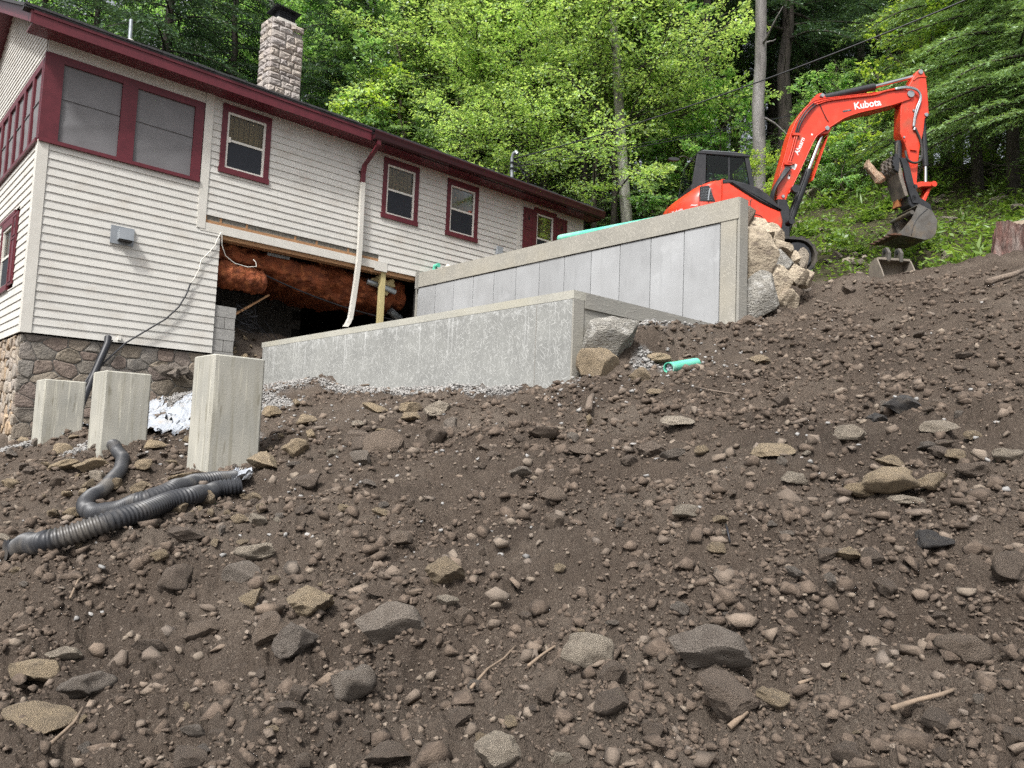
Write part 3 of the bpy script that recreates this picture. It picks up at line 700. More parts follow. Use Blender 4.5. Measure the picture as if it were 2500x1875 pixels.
# vent stack and service mast on the roof
MB().tube([(1.385,.9,5.35),(1.375,.9,5.86)], .035, 10).build('vent_pipe', galv, house, smooth='auto')
MB().tube([(1.385,.9,5.40),(1.385,.9,5.47),(1.385,.9,5.50)], [.10,.085,.04], 12).build('pipe_flashing', white_frame, house, smooth='auto')
mast = MB().tube([(10.69,1.0,5.3),(10.66,1.0,6.05),(10.66,.95,6.16),(10.68,.87,6.19),(10.69,.83,6.13)], [.045,.045,.05,.055,.05], 10).build('service_mast', galv, house, smooth='auto')
m = MB()
for k in range(5): m.tube(sag((10.68,.85,6.12),(10.78+.08*k,.78,5.95-.07*k),.12+.03*k,10), .012, 5)
m.build('service_loop', black_plastic, mast)
for zz in (5.75, 5.9): MB().box((10.60,.93,zz), (10.80,1.03,zz+.035)).build('insulator', black_plastic, mast)
# ------------------------------------------------------------------ concrete
low = thing('foundation_wall', 'low grey concrete wall with strand board marks and white drip stains', 'concrete wall', (3.8,-4,-1))
MB().box((3.80,-7.81,-1.6), (3.97,-.05,.205)).build('wall', conc_low, low)
MB().box((3.797,-7.83,.206), (3.985,-.0,.30)).build('cap', conc_cap, low)
MB().box((3.8012,-7.832,-1.6), (3.968,-7.8105,.205)).build('end_face', conc_plain, low)
for y in (-7.25,): MB().box((3.7965,y-.004,-1.5), (3.7999,y+.004,.2)).build('form_seam', mortar, low)
crs = thing('foundation_wall', 'short concrete wall joining the low wall to the tall panelled wall', 'concrete wall', (5.6,-7.8,-1))
MB().box((3.99,-7.815,-1.6), (7.19,-7.62,.12)).build('wall', conc_plain, crs)
MB().box((3.986,-7.835,.121), (7.19,-7.62,.30)).build('cap', conc_plain, crs)
hi_ = thing('foundation_wall', 'tall concrete wall with pale form panels under a strand marked band', 'concrete wall', (7.3,-4,-1))
MB().box((7.23,-7.76,-1.6), (7.40,.0,1.90)).build('core', conc_plain, hi_)
MB().box((7.178,-7.78,1.915), (7.40,-.06,2.225)).build('upper_band', conc_band, hi_)
MB().box((7.12,-.058,1.88), (7.40,-.02,2.24)).build('stop_board', conc_plain, hi_)
MB().box((7.2,-.019,-.6), (7.36,.06,2.10)).build('end_post', conc_plain, hi_)
sy = [-.02]+[-.655-.62*k for k in range(12)]
for a, b in zip(sy, sy[1:]): MB().box((7.20, b+.007, -1.), (7.2299, a-.007, 1.90+random.uniform(-.006,.01))).build('panel', conc_panel, hi_)
MB().box((7.188,-7.745,-1.), (7.2299,-7.49,1.912)).build('panel', conc_band, hi_)
MB().box((7.19,-7.80,-1.), (7.40,-7.7605,2.22)).build('end_face', conc_plain, hi_)
# piers
for (x, y, z0, z1, lb) in ((.421,-6.482,-2.3,-.707,'tallest square concrete pier, nearest the corrugated hose ends'), (.13,-4.13,-2.2,-.777,'middle concrete pier with white cloth bunched at its right side'), (-.02,-1.95,-2.2,-.799,'leftmost concrete pier, close to the stone foundation corner')):
    c = .018; a, b = (x, x+.5), (y, y+.5)
    rg = lambda i, z: [(a[0]+i,b[0]+i*0+0,z)]
    ring = lambda e, z: [(a[0]+e+c,b[0]+e,z),(a[1]-e-c,b[0]+e,z),(a[1]-e,b[0]+e+c,z),(a[1]-e,b[1]-e-c,z),(a[1]-e-c,b[1]-e,z),(a[0]+e+c,b[1]-e,z),(a[0]+e,b[1]-e-c,z),(a[0]+e,b[0]+e+c,z)]
    tag(MB().loft([ring(0,z0), ring(0,z1-.012), ring(.012,z1)]).build('concrete_pier', conc_pier), lb, 'pier', 'square concrete piers below the house')
# ------------------------------------------------------------------ pipes and hoses
def corrugated(px, rad, lift, pitch=.030, smooth=5):
    P = np.array([hit(x, y)[0] for x, y in px])
    d = np.concatenate([[0], np.cumsum(np.linalg.norm(np.diff(P, axis=0), axis=1))])
    n = int(d[-1]/(pitch/4)); t = np.linspace(0, d[-1], n); Q = np.stack([np.interp(t, d, P[:, k]) for k in range(3)], 1)
    k = int(.12/(pitch/4)); ker = np.hanning(2*k+1); ker /= ker.sum()
    for c in range(2): Q[:, c] = np.convolve(np.pad(Q[:, c], k, 'edge'), ker, 'valid')
    G = np.maximum.reduce([ground(Q[:, 0]+a, Q[:, 1]+b) for a, b in ((0,0),(.04,0),(-.04,0),(0,.04),(0,-.04))]); k2 = k*2; ker2 = np.hanning(2*k2+1); ker2 /= ker2.sum()
    Q[:, 2] = np.convolve(np.pad(G, k2, 'edge'), ker2, 'valid')+lift
    r_ = rad*(1-.15*(.5-.5*np.sign(np.sin(np.arange(n)*math.pi/2+.4))))
    return MB().tube(Q, r_.tolist(), 16)
hose_m = M('hose_plastic', (.028,.030,.035), (.045,.046,.05), 5, .42, 0, None, c3=(.12,.11,.098), s3=3.5)
hA = corrugated([(268,1098),(300,1130),(292,1168),(262,1200),(225,1228),(204,1252),(232,1270),(290,1264),(350,1248),(410,1224),(470,1200),(520,1186),(575,1180)], .066, .055)
hA.build('corrugated_hose', hose_m, smooth='auto')
tag(bpy.data.objects['corrugated_hose'], 'black corrugated hose bent sharply back on itself below the piers', 'hose', 'corrugated drain hoses')
hB = corrugated([(2,1372),(40,1362),(110,1356),(190,1345),(262,1322),(330,1290),(400,1252),(460,1226),(520,1212),(592,1206)], .066, .06)
o = hB.build('corrugated_hose', hose_m, smooth='auto'); tag(o, 'dusty corrugated hose running down to the left edge of the picture', 'hose', 'corrugated drain hoses')
def drape(quad, nu, nv, name, label, lift=.03, amp=.05, seed=0, mat=cloth, s=5.):
    Q = np.array([[hit(*p)[0] for p in row] for row in quad])
    V = []
    for j in range(nv+1):
        for i in range(nu+1):
            a, b = i/nu, j/nv
            p = (Q[0][0]*(1-a)+Q[0][1]*a)*(1-b)+(Q[1][0]*(1-a)+Q[1][1]*a)*b
            n1 = nz(p[0]+seed, p[1], s); n2 = nz(p[0]*1.3+seed+9, p[1]*1.3, s*2.2)
            fo = math.sin((p[0]*.8-p[1]*.6)*s*2.6+n1*5+seed); x, y = p[0]+.03*fo, p[1]+.03*n1
            V.append((x, y, g1(x, y)*.5+.5*float(zbase(np.array([x]), np.array([y]))[0])+lift+amp*(.55+.5*fo*abs(fo)**.5*.6+n1*.7+.25*n2)))
    k = nu+1; F = []
    for j in range(nv):
        for i in range(nu):
            F.append((j*k+i, j*k+i+1, (j+1)*k+i+1, (j+1)*k+i))
    return tag(MB().add(V, F).build(name, mat, smooth=True, fix=False), label, 'cloth', 'white filter cloth around the piers')
drape([[(150,1066),(212,1044)],[(190,985),(222,960)]], 22, 26, 'filter_cloth', 'wrinkled white cloth between the leftmost and middle piers', .03, .10, 1)
drape([[(322,1046),(395,1062)],[(345,985),(430,1010)]], 24, 24, 'filter_cloth', 'white cloth lying at the right foot of the middle pier', .03, .09, 4)
drape([[(372,1064),(458,1056)],[(420,1000),(470,965)]], 24, 28, 'filter_cloth', 'white cloth stretched up the gravel against the tallest pier', .03, .07, 8)
tag(drape([[(560,1190),(612,1192)],[(560,1170),(618,1172)]], 16, 12, 'filter_cloth', 'white cloth stuffed over the hose ends under the tallest pier', .06, .07, 12, s=9), group='white filter cloth around the piers')
tag(drape([[(282,1384),(325,1372)],[(300,1350),(345,1330)]], 14, 14, 'paper_scrap', 'crumpled dirty white scrap just below the lower hose', .012, .025, 15, s=14), None, 'scrap'); bpy.data.objects['paper_scrap'].pop('group', None)
# black conduit down from the wall, and the cables
tag(MB().tube([(1.19,-.06,.06),(1.17,-.13,-.05),(1.07,-.20,-.32),(.93,-.28,-.72),(.83,-.36,-1.0),(.70,-.5,-1.45)], .055, 12).build('black_conduit', black_plastic, smooth='auto'), 'thick black pipe sloping down the stone foundation behind the piers', 'pipe')
tag(MB().tube([hit(0,1058)[0]+[0,0,.06], hit(40,1040)[0]+[0,0,.07], hit(80,1020)[0]+[0,0,.08]], .05, 10).build('black_conduit', black_plastic, smooth='auto'), 'black pipe end lying on gravel left of the leftmost pier', 'pipe')
pts = [(2.89,-.03,2.17),(2.84,-.035,2.05),(2.79,-.04,1.90),(2.68,-.045,1.74),(2.57,-.045,1.60),(2.55,-.045,1.44),(2.47,-.05,1.24),(2.42,-.05,1.16)]
pts2 = [(2.42,-.05,1.16),(2.36,-.055,.95),(2.25,-.06,.72),(2.05,-.07,.48),(1.80,-.08,.28),(1.45,-.10,.0),(1.15,-.18,-.34),(.90,-.30,-.68),(.72,-.42,-.95),(.62,-.6,-1.4)]
cb = thing('hanging_cable', 'cable drooping across the beige siding from the opening corner to the ground', 'cable', (2.4,-.05,1))
MB().tube(pts2, .013, 6).build('black_sheath', black_plastic, cb, smooth=True)
MB().tube(pts, .009, 6).build('white_core', white_frame, cb, smooth=True)
MB().tube([(2.90,-.03,2.17),(2.93,.0,1.95),(3.02,.03,1.78),(3.2,.05,1.68),(3.45,.06,1.66),(3.62,.06,1.70),(3.60,.06,1.78),(3.55,.06,1.82)], .008, 6).build('loose_end', white_frame, cb, smooth=True)
tag(MB().tube([(1.26,-.05,.02),(1.12,-.14,-.2),(.80,-.32,-.82),(.66,-.5,-1.2)], .012, 6).build('thin_cable', black_plastic), 'thin black cable strapped beside the sloping black pipe', 'cable')
# green drain pipes
gpipe = lambda r0, r1, P: MB()
ga, gb = on_x(1364, 583, 7.52), on_x(1768, 508, 7.52); gd = (gb-ga)/np.linalg.norm(gb-ga)
m = MB().tube([ga, ga+gd*.02, ga+gd*.05, gb], [.045,.062,.067,.067], 16)
tag(m.build('green_pipe', green_pipe, smooth='auto'), 'long pale green pipe resting behind the top of the tall wall', 'pipe')
MB().tube([gb+gd*.002, gb+gd*.05], .062, 16).build('pipe_mouth', dark_room, bpy.data.objects['green_pipe'])  # solid near-black plug, painted shade for the hollow pipe end
a, ta = hit(1632, 906); b, tb = hit(1688, 893)
d = np.array([.62, .66, .02]); d /= np.linalg.norm(d); d = (b-a); d[2] = .10; d /= np.linalg.norm(d)
a = a+np.array([0, 0, .03])
gpp = thing('green_pipe', 'short green drain pipe sticking out of the dirt below the boulders', 'pipe', tuple(a))
m = MB(); u = np.array([0,0,1.])-d*d[2]; u /= np.linalg.norm(u); s_ = np.cross(d, u)
rg = lambda t, r: [a+d*t+(s_*math.cos(k*math.pi/10)+u*math.sin(k*math.pi/10))*r for k in range(20)]
m.loft([rg(.12,.053), rg(0,.053), rg(0,.062), rg(.05,.062), rg(.055,.058), rg(.62,.058)], cap=False)
m.build('pipe', green_pipe, gpp, smooth='auto')
m = MB()
for k in range(7):
    an = k*1.7; c = a+d*.03+(s_*math.cos(an)+u*math.sin(an))*.032*(k > 0)
    m.loft([[c+(s_*math.cos(q)+u*math.sin(q))*rr_+d*dd for q in np.arange(7)*.9] for rr_, dd in ((.02,.05),(.026,.02),(.02,0),(.006,-.012))])
m.build('rag_plug', cloth, gpp, smooth=True)
tag(MB().tube([(7.50,-.15,2.24),(7.50,-.2,2.42),(7.50,-.32,2.42)], .05, 10).build('green_elbow', green_pipe, smooth='auto'), 'small green pipe elbow peeping over the tall wall beside the siding', 'pipe')
tag(MB().tube([(7.5,-.66,2.24),(7.5,-.66,2.36),(7.5,-.66,2.385)], [.06,.055,.02], 12).build('white_cap', white_frame, smooth='auto'), 'small white cap peeping over the tall wall near the siding', 'cap')
# ------------------------------------------------------------------ stones
def ico(sub):
    bm = bmesh.new(); bmesh.ops.create_icosphere(bm, subdivisions=sub, radius=1)
    V = np.array([v.co[:] for v in bm.verts]); F = np.array([[v.index for v in f.verts] for f in bm.faces]); bm.free(); return V, F
ICO = {k: ico(k) for k in (1, 2, 3, 4)}
def rock_mesh(seed, sub, planes=9, rnd=.05, box=(1, .75, .6), noise_amp=.03):
    g = np.random.default_rng(seed); V, F = ICO[sub]; V = V.copy()
    for i in range(planes):
        d = g.normal(size=3); d /= np.linalg.norm(d); h = g.uniform(.42, .82)
        s = V @ d - h; V -= np.outer(np.maximum(0, s)*g.uniform(.93, 1), d)
    q_, _ = np.linalg.qr(g.normal(size=(3, 3)))
    for ax in range(3):
        for sg in (-1, 1):
            d = q_[ax]*sg+g.normal(0, .22, 3); d /= np.linalg.norm(d)
            s = V @ d - g.uniform(.50, .85); V -= np.outer(np.maximum(0, s)*.96, d)
    n1 = np.stack([vnoise(V[:,0]*2.3+seed+k*7, V[:,1]*2.3+V[:,2]*1.7) for k in range(3)], 1)
    n2 = np.stack([vnoise(V[:,0]*6+seed+k*5, V[:,1]*6+V[:,2]*5) for k in range(3)], 1)
    n3 = np.stack([vnoise(V[:,0]*15+seed+k*3, V[:,1]*15+V[:,2]*13) for k in range(3)], 1)
    V = V+n1*rnd*3+n2*noise_amp*2.6+n3*noise_amp*1.0*(sub > 2)
    V = V/np.abs(V).max(0)*np.array(box)
    me = np_mesh('stone', V, F); me['s'] = 0
    return me
ROCK_BIG = [rock_mesh(100+i, 4 if i < 5 else 3, 7+i % 5, .05, (1, random.uniform(.65, .95), random.uniform(.55, .85))) for i in range(10)]
ROCK_FLAT = [rock_mesh(200+i, 3, 8, .04, (1, random.uniform(.6, .9), random.uniform(.28, .4))) for i in range(5)]
ROCK_ROUND = [rock_mesh(300+i, 3, 4, .10, (1, random.uniform(.75, .95), random.uniform(.6, .8)), .02) for i in range(5)]
for me in ROCK_ROUND:
    for p in me.polygons: p.use_smooth = True
for me in ROCK_BIG+ROCK_FLAT:
    for p in me.polygons: p.use_smooth = True
    me.set_sharp_from_angle(angle=R(22))
_mm = {}
def rock_obj(name, me, mat, loc, size, rot):
    key = (me.name, mat.name)
    if key not in _mm:
        c = me.copy(); c.materials.clear(); c.materials.append(mat); _mm[key] = c
    o = bpy.data.objects.new(name, _mm[key]); COL.objects.link(o); o.location = loc; o.scale = size; o.rotation_euler = rot; return o
T = {'t': rock_tan, 'b': rock_brown, 'g': rock_grey, 'p': rock_pale, 'd': rock_dark}
TONE = {'t': 'tan', 'b': 'brown', 'g': 'grey', 'p': 'pale', 'd': 'dark'}
# px, py, width, height, tone, form (a angular, f flat, r round), label
STONES = [
 (750,1476,118,84,'t','a','large gold tan angular rock with a cap of dirt, left of the big slab'),
 (660,1546,84,88,'b','a','upright brown rock leaning beside the gold tan angular rock'),
 (719,1566,96,88,'g','a','grey brown wedge rock just right of the upright brown rock'),
 (950,1528,150,120,'g','f','largest flat slab, tilted with a broken lower edge'),
 (850,1672,114,102,'g','r','dark grey rounded rock with a black shadow below the flat slab'),
 (488,1536,78,62,'b','a','brown block with a pale edge, alone left of the upright brown rock'),
 (368,1582,78,54,'b','f','flat topped brown stone between the gold corner stone and the brown block'),
 (86,1643,104,70,'t','a','yellowish tan angular stone near the lower left edge'),
 (154,1602,72,42,'p','f','thin pale flat stone above the yellowish tan angular stone'),
 (100,1760,156,84,'t','f','long tilted tan slab in the lower left corner'),
 (217,1682,122,74,'g','r','purplish grey half buried rock in the lower left dirt'),
 (434,1424,86,86,'b','r','dirt caked brown boulder below the lower hose'),
 (594,1394,82,62,'g','f','grey leaning flat stone under the pale flat stone'),
 (622,1349,92,52,'p','a','pale tan stone standing behind the grey leaning stone'),
 (615,1467,58,58,'t','a','small tan block left of the gold tan angular rock'),
 (927,1447,74,42,'b','f','flat brown stone above the largest slab'),
 (472,1790,58,46,'g','f','grey flat stone in the lower left middle ground'),
 (461,1853,68,52,'b','a','brown stone at the bottom edge, left of centre'),
 (703,1727,62,32,'b','f','thin brown stone below the wedge rock, nearer the bottom'),
 (723,1695,52,46,'b','a','dark brown chip above the thin brown stone'),
 (1078,1396,98,90,'t','a','tan broken rock with a yellow face above the centre foreground'),
 (1432,1590,114,102,'p','r','pinkish pale speckled rock in the centre foreground'),
 (1496,1640,62,56,'b','a','dark brown cube of rock touching the speckled rock'),
 (1730,1605,172,130,'g','f','largest grey slab of the right foreground, propped on its edge'),
 (1770,1716,146,160,'b','a','large brown angular boulder below the grey propped slab'),
 (1486,1725,80,84,'b','a','pointed brown rock below the brown cube'),
 (1337,1695,52,66,'b','r','egg shaped brown stone left of the pointed rock'),
 (1247,1768,40,38,'t','r','round tan cobble near the bottom centre'),
 (1223,1840,116,80,'p','a','pale grey block cut by the bottom edge'),
 (1093,1470,52,38,'p','f','small pale chip on dirt right of the slab'),
 (1128,1505,54,62,'b','a','split brown stone beside the largest slab'),
 (1123,1758,58,52,'b','a','brown lump of rock above the bottom edge, centre left'),
 (949,1850,112,62,'b','a','half buried brown rock at the bottom edge left of the pale grey block'),
 (1367,1859,56,44,'p','a','small pale block at the bottom edge right of the pale grey block'),
 (1598,1803,62,62,'b','r','dirt coloured round rock left of the large brown boulder base'),
 (2354,1595,116,94,'b','r','brown boulder on the right foreground with dirt on it'),
 (2474,1400,80,92,'b','r','brown boulder cut by the right edge of the picture'),
 (2070,1844,68,58,'b','r','rounded brown rock at the bottom right'),
 (2298,1781,78,60,'b','f','flat leaning brown slab in the lower right'),
 (1898,1722,88,48,'t','r','pair like tan cobble right of the large brown boulder'),
 (2158,1446,54,48,'b','r','brown cobble on the right middle slope'),
 (2128,1364,54,48,'b','a','dark brown block, rightmost of the row of stones'),
 (2074,1355,64,42,'t','a','tan stone in the middle of the row of stones'),
 (2020,1357,48,38,'b','r','round brown stone, leftmost of the row of stones'),
 (1938,1407,48,38,'g','a','pale cornered grey stone below the row of stones'),
 (1749,1341,44,42,'t','a','tan stone beside a bent black root'),
 (1672,1255,64,38,'p','r','white rounded rock showing through the dirt in mid slope'),
 (2214,1224,86,28,'p','f','flat pale plate under the long brown boulder'),
 (2273,1328,84,52,'d','r','dark clump of soil and roots at the right'),
 (2472,1812,64,62,'b','r','brown rock at the lower right edge'),
 (1584,1098,74,54,'b','a','brown block alone in the middle of the slope'),
 (1884,1104,96,46,'t','f','tan slanted slab on the upper right slope'),
 (2178,1181,136,74,'t','r','long brown boulder, biggest on the right slope'),
 (2097,1202,74,54,'t','a','angular tan rock at the left end of the long brown boulder'),
 (2275,1177,80,54,'t','a','tan rock at the right end of the long brown boulder'),
 (1943,1169,58,44,'p','a','stone with a pale top left of the long brown boulder'),
 (2074,1060,68,38,'p','a','bright pale stone on the upper right slope'),
 (2293,1042,80,38,'p','f','pinkish pale flat rock on the upper right slope'),
 (2200,990,84,48,'d','a','black split rock in dark soil'),
 (2160,990,28,48,'g','a','grey splinter beside the black split rock'),
 (2135,1021,50,36,'d','a','small black chunk below the black split rock'),
 (1909,979,38,38,'b','a','small brown block below the tall wall, alone on smooth dirt'),
 (2173,1133,60,38,'t','a','tan stone just above the long brown boulder'),
 (2375,1153,70,52,'b','a','brown leaning stone right of the long brown boulder'),
 (2470,1117,76,38,'p','r','pale stone at the right edge of the upper slope'),
 (2290,1110,50,28,'b','r','flat brown cobble in the cobble cluster'),
 (2330,1112,44,28,'t','r','tan cobble at the right of the cobble cluster'),
 (2265,1093,46,26,'g','r','grey cobble at the top of the cobble cluster'),
 (2306,1088,44,24,'b','r','brown cobble behind the cobble cluster'),
 (1640,1113,58,28,'g','f','grey flat stone right of the lone brown block'),
 (1532,1126,44,34,'b','a','brown stone left of the lone brown block'),
 (1653,1036,72,28,'p','f','pale flat plate in mid slope under the green pipe'),
 (1072,998,76,40,'p','a','pale tan stone close under the low wall'),
 (1004,994,52,38,'t','a','tan stone beside the pale one under the low wall'),
 (918,998,58,26,'t','f','flat tan stone in dark dirt under the left part of the low wall'),
 (1002,1017,48,32,'t','a','second tan stone below the pale stone under the low wall'),
 (936,1082,92,62,'b','a','large dark brown boulder in the pile below the low wall'),
 (869,1070,58,44,'b','a','brown rock at the left shoulder of the dark brown boulder'),
 (885,1094,66,40,'b','r','brown rock wedged below the dark brown boulder'),
 (883,1119,54,36,'g','a','purple grey block at the foot of the dark brown boulder'),
 (1061,1064,50,58,'b','r','upright rounded brown stone right of the dark brown boulder'),
 (722,1098,64,50,'t','a','tan block right of the tallest pier'),
 (643,1132,76,54,'t','a','tan rounded block at the right foot of the tallest pier'),
 (595,1116,52,46,'t','r','tan cobble touching the right foot of the tallest pier'),
 (754,1172,74,48,'b','a','brown square rock below the tan blocks by the tallest pier'),
 (745,1029,50,36,'t','f','tan flat stone in the gravel edge by the tallest pier'),
 (663,998,40,76,'t','f','tan slab standing upright against the tallest pier'),
 (1353,1217,64,44,'b','r','rounded dark brown boulder alone in mid slope'),
 (1269,1154,52,28,'g','f','grey flat stone left of the rounded boulder'),
 (1350,1276,50,42,'b','a','brown cube below the rounded boulder'),
 (1423,1104,66,36,'b','f','brown flat rock in the middle of the slope'),
 (1330,1060,66,34,'b','f','wide brown plate up slope of the rounded boulder'),
 (977,1317,54,48,'b','f','upright brown plate in the middle left slope'),
 (627,1278,42,40,'p','a','pale tan stone right of the hose bend'),
 (265,1090,74,48,'g','f','purplish flat rock lying on the upper end of the hose'),
 (375,1090,48,30,'t','f','tan plate between the middle and tallest piers'),
 (156,1098,44,30,'t','a','tan rock at the foot of the leftmost pier'),
 (159,1137,74,30,'t','f','long tan plate below the leftmost pier'),
 (222,1137,74,34,'t','f','tan plate under the middle pier'),
 (464,1168,98,40,'t','f','broad tan flat rock under the tallest pier'),
 (461,1306,84,44,'b','a','brown rock right of the lower hose'),
 (391,1359,44,36,'t','a','small tan cube below the lower hose'),
 (345,1190,46,34,'t','a','tan chip between the two hose legs'),
 (303,1052,34,32,'t','a','small tan rock by the cloth at the middle pier'),
 (345,1056,40,28,'t','a','tan rock under the cloth right of the middle pier'),
 (22,1184,40,28,'t','r','tan cobble at the left edge above the hose'),
 (182,1254,48,30,'t','r','tan cobble under the hose bend'),
 (1608,876,66,34,'t','f','gold tan rock above the short green pipe'),
 (1560,918,48,42,'t','a','brown tan rock left of the short green pipe'),
 (1828,856,36,20,'b','a','brown rock below the tall wall corner'),
 (1850,880,50,22,'t','a','tan rock in the line right of the short green pipe'),
 (1600,956,40,18,'t','f','tan chip under the short green pipe'),
]
GOT = []
for i, (px, py, wp, hp, tn, fm, lb) in enumerate(STONES):
    p, t = hit(px, py+hp*.25); s = wp*t/F_PX/2*1.18; asp = min(1.15, hp/wp)
    rg = random.Random(i*13+5)
    me = {'a': ROCK_BIG, 'f': ROCK_FLAT, 'r': ROCK_ROUND}[fm][i % {'a': 10, 'f': 5, 'r': 5}[fm]]
    ya = CAM_AZ = math.atan2(ray(px, py)[1], ray(px, py)[0])-math.pi/2
    kz = {'a': asp*1.25, 'f': max(.8, asp*2.0), 'r': asp*1.2}[fm]
    tilt = rg.uniform(-.3, .3) if fm != 'f' else rg.uniform(-.1, .25)
    ob = rock_obj('rock', me, T[tn], (p[0], p[1], p[2]+s*(.34 if fm != 'f' else .22)*kz), (s, s*rg.uniform(.8, 1.05), s*kz), (tilt+.28, tilt*.6, ya+rg.uniform(-.35, .35)+(math.pi if rg.random() < .5 else 0)))
    tag(ob, lb, 'rock', 'rocks lying on the dirt slope')
    GOT.append((p[0], p[1], s))
# the loose stones between them: each an object; the picture tells few apart, so alike ones share a label
mid = math.atan2(ray(1250, 937)[1], ray(1250, 937)[0]); rg = random.Random(3)
WHERE = [(5.2, 'in the near foreground dirt'), (9, 'on the middle of the dirt slope'), (99, 'on the far upper dirt slope')]
cnt = 0; tries = 0
while cnt < 182 and tries < 4000:
    tries += 1
    px = rg.uniform(-20, 2520); py = 1000+875*rg.random()**1.15 if rg.random() < .8 else rg.uniform(700, 1020)
    if rg.random() < .38: px, py = rg.uniform(0, 760), rg.uniform(1020, 1340)
    if py < 980 and px < 1500: continue
    p, t = hit(px, py)
    if p[0] > 11.6 or gravel_mask(p[0:1], p[1:2])[0] > .5 and rg.random() < .7: continue
    wp = rg.choice((26, 30, 34, 40, 50)); s = wp*t/F_PX/2
    if any((p[0]-a)**2+(p[1]-b)**2 < (s+c)**2*.9 for a, b, c in GOT): continue
    GOT.append((p[0], p[1], s)); cnt += 1
    left = px < 760; tn = rg.choices('tbgp', (.6 if left else .16, .42, .24, .10))[0]; fm = rg.choice('aaaffr')
    me = rg.choice({'a': ROCK_BIG[5:], 'f': ROCK_FLAT, 'r': ROCK_ROUND}[fm])
    k = rg.uniform(.7, 1.1)
    ob = rock_obj('rock', me, T[tn], (p[0], p[1], p[2]+s*.24), (s, s*rg.uniform(.7, 1), s*k*(1 if fm != 'f' else 1.4)), (rg.uniform(-.35, .35)+.2, rg.uniform(-.35, .35), rg.uniform(0, 6.3)))
    shp = {'a': 'angular', 'f': 'flat', 'r': 'rounded'}[fm]
    wh = next(w_ for lim, w_ in ((3.2, 'at the very front'), (4.5, 'in the near dirt'), (6.5, 'in the middle dirt'), (9, 'up the slope'), (99, 'high on the slope')) if t < lim)
    cl = next(w_ for lim, w_ in ((140, 'leftmost pier'), (330, 'middle pier'), (620, 'tallest pier'), (850, 'low wall left part'), (1150, 'low wall middle'), (1430, 'low wall right end'), (1700, 'short green pipe'), (1850, 'tall wall end'), (2050, 'boulder stack'), (2300, 'raised bucket'), (9999, 'stump')) if px < lim)
    tag(ob, f"{'larger' if wp > 36 else 'small'} {TONE[tn]} {shp} stone {wh}, below the {cl}", 'rock', 'rocks lying on the dirt slope')
BOULD = [rock_mesh(500+i, 4, 5+i % 3, .035, (1, .8, .8), .022) for i in range(8)]
for me in BOULD:
    for p in me.polygons: p.use_smooth = True
    me.set_sharp_from_angle(angle=R(24))
# boulders holding the made ground at the end of the tall wall
BLD = [ # px, py, w, h, depth offset, tone, label
 (1860,722,98,108,-7.90,'g','lichen grey white boulder, lowest at the foot of the tall wall end'),
 (1852,630,100,140,-7.80,'t','biggest tan boulder against the tall wall end'),
 (1862,562,66,58,-7.55,'t','brown boulder on top of the biggest tan boulder'),
 (1832,532,34,56,-7.45,'d','dark root tangled boulder behind the tall wall corner'),
 (1893,576,52,62,-7.50,'t','rough brown boulder under the machine body'),
 (1910,634,62,66,-7.72,'g','dark grey boulder in the middle of the boulder stack'),
 (1924,606,60,54,-7.55,'t','tan boulder above the dark grey one'),
 (1948,628,32,46,-7.55,'t','narrow tan boulder left of the pale boulder under the track'),
 (1968,632,42,52,-7.50,'p','pale gold boulder under the front of the track'),
 (1905,690,66,84,-7.80,'t','tan boulder with a split face right of the biggest one'),
 (1953,672,54,52,-7.70,'t','brown boulder at the right end of the stack'),
 (1978,680,34,40,-7.70,'t','small brown boulder ending the stack in the dirt'),
 (1926,724,72,42,-7.85,'t','pale tan low boulder right of the lichen grey one'),
 (1842,782,56,28,-8.05,'b','soil covered boulder under the lichen grey one'),
]
for i, (px, py, wp, hp, y0, tn, lb) in enumerate(BLD):
    P = on_y(px, py, y0+.02-(.18 if px > 1900 else 0)); t = float((P-CAM) @ AM[2]); s = wp*t/F_PX/2*1.22; sz = hp*t/F_PX/2*1.18
    m_ = {'g': boulder_grey, 't': boulder, 'd': rock_brown, 'p': rock_pale, 'b': rock_brown}[tn]
    ya = math.atan2(ray(px, py)[1], ray(px, py)[0])-math.pi/2; rg2 = random.Random(i+40)
    ob = rock_obj('boulder', BOULD[i % 8], m_, tuple(P+np.array([.05, .10, 0])), (s, s*1.0, sz*1.3), (rg2.uniform(-.15, .15), rg2.uniform(-.2, .2), ya+rg2.choice((0, math.pi, 1.2))))
    tag(ob, lb, 'boulder', 'boulders stacked at the end of the tall wall')
for i, (px, py, wp, hp, x0, m_, lb) in enumerate(((1484,834,148,108,None,boulder_grey,'big grey boulder beside the low wall end, topped with gravel'), (1458,884,100,66,None,rock_tan,'gold tan boulder under the big grey one at the low wall end'), (1432,931,34,22,None,rock_grey,'small grey rock squeezed under the gold tan boulder'), (1528,906,48,28,None,rock_tan,'tan rock right of the gold tan boulder'))):
    P = on_y(px, py, -8.05 if i != 3 else -8.2); t = float((P-CAM) @ AM[2]); s = wp*t/F_PX/2*1.08; sz = hp*t/F_PX/2*1.1
    ya = math.atan2(ray(px, py)[1], ray(px, py)[0])-math.pi/2
    ob = rock_obj('boulder', BOULD[(i+3) % 8], m_, tuple(P), (s, min(s*.8, .34), sz*1.25), (.1, .12*(i-1), ya))
    tag(ob, lb, 'boulder')
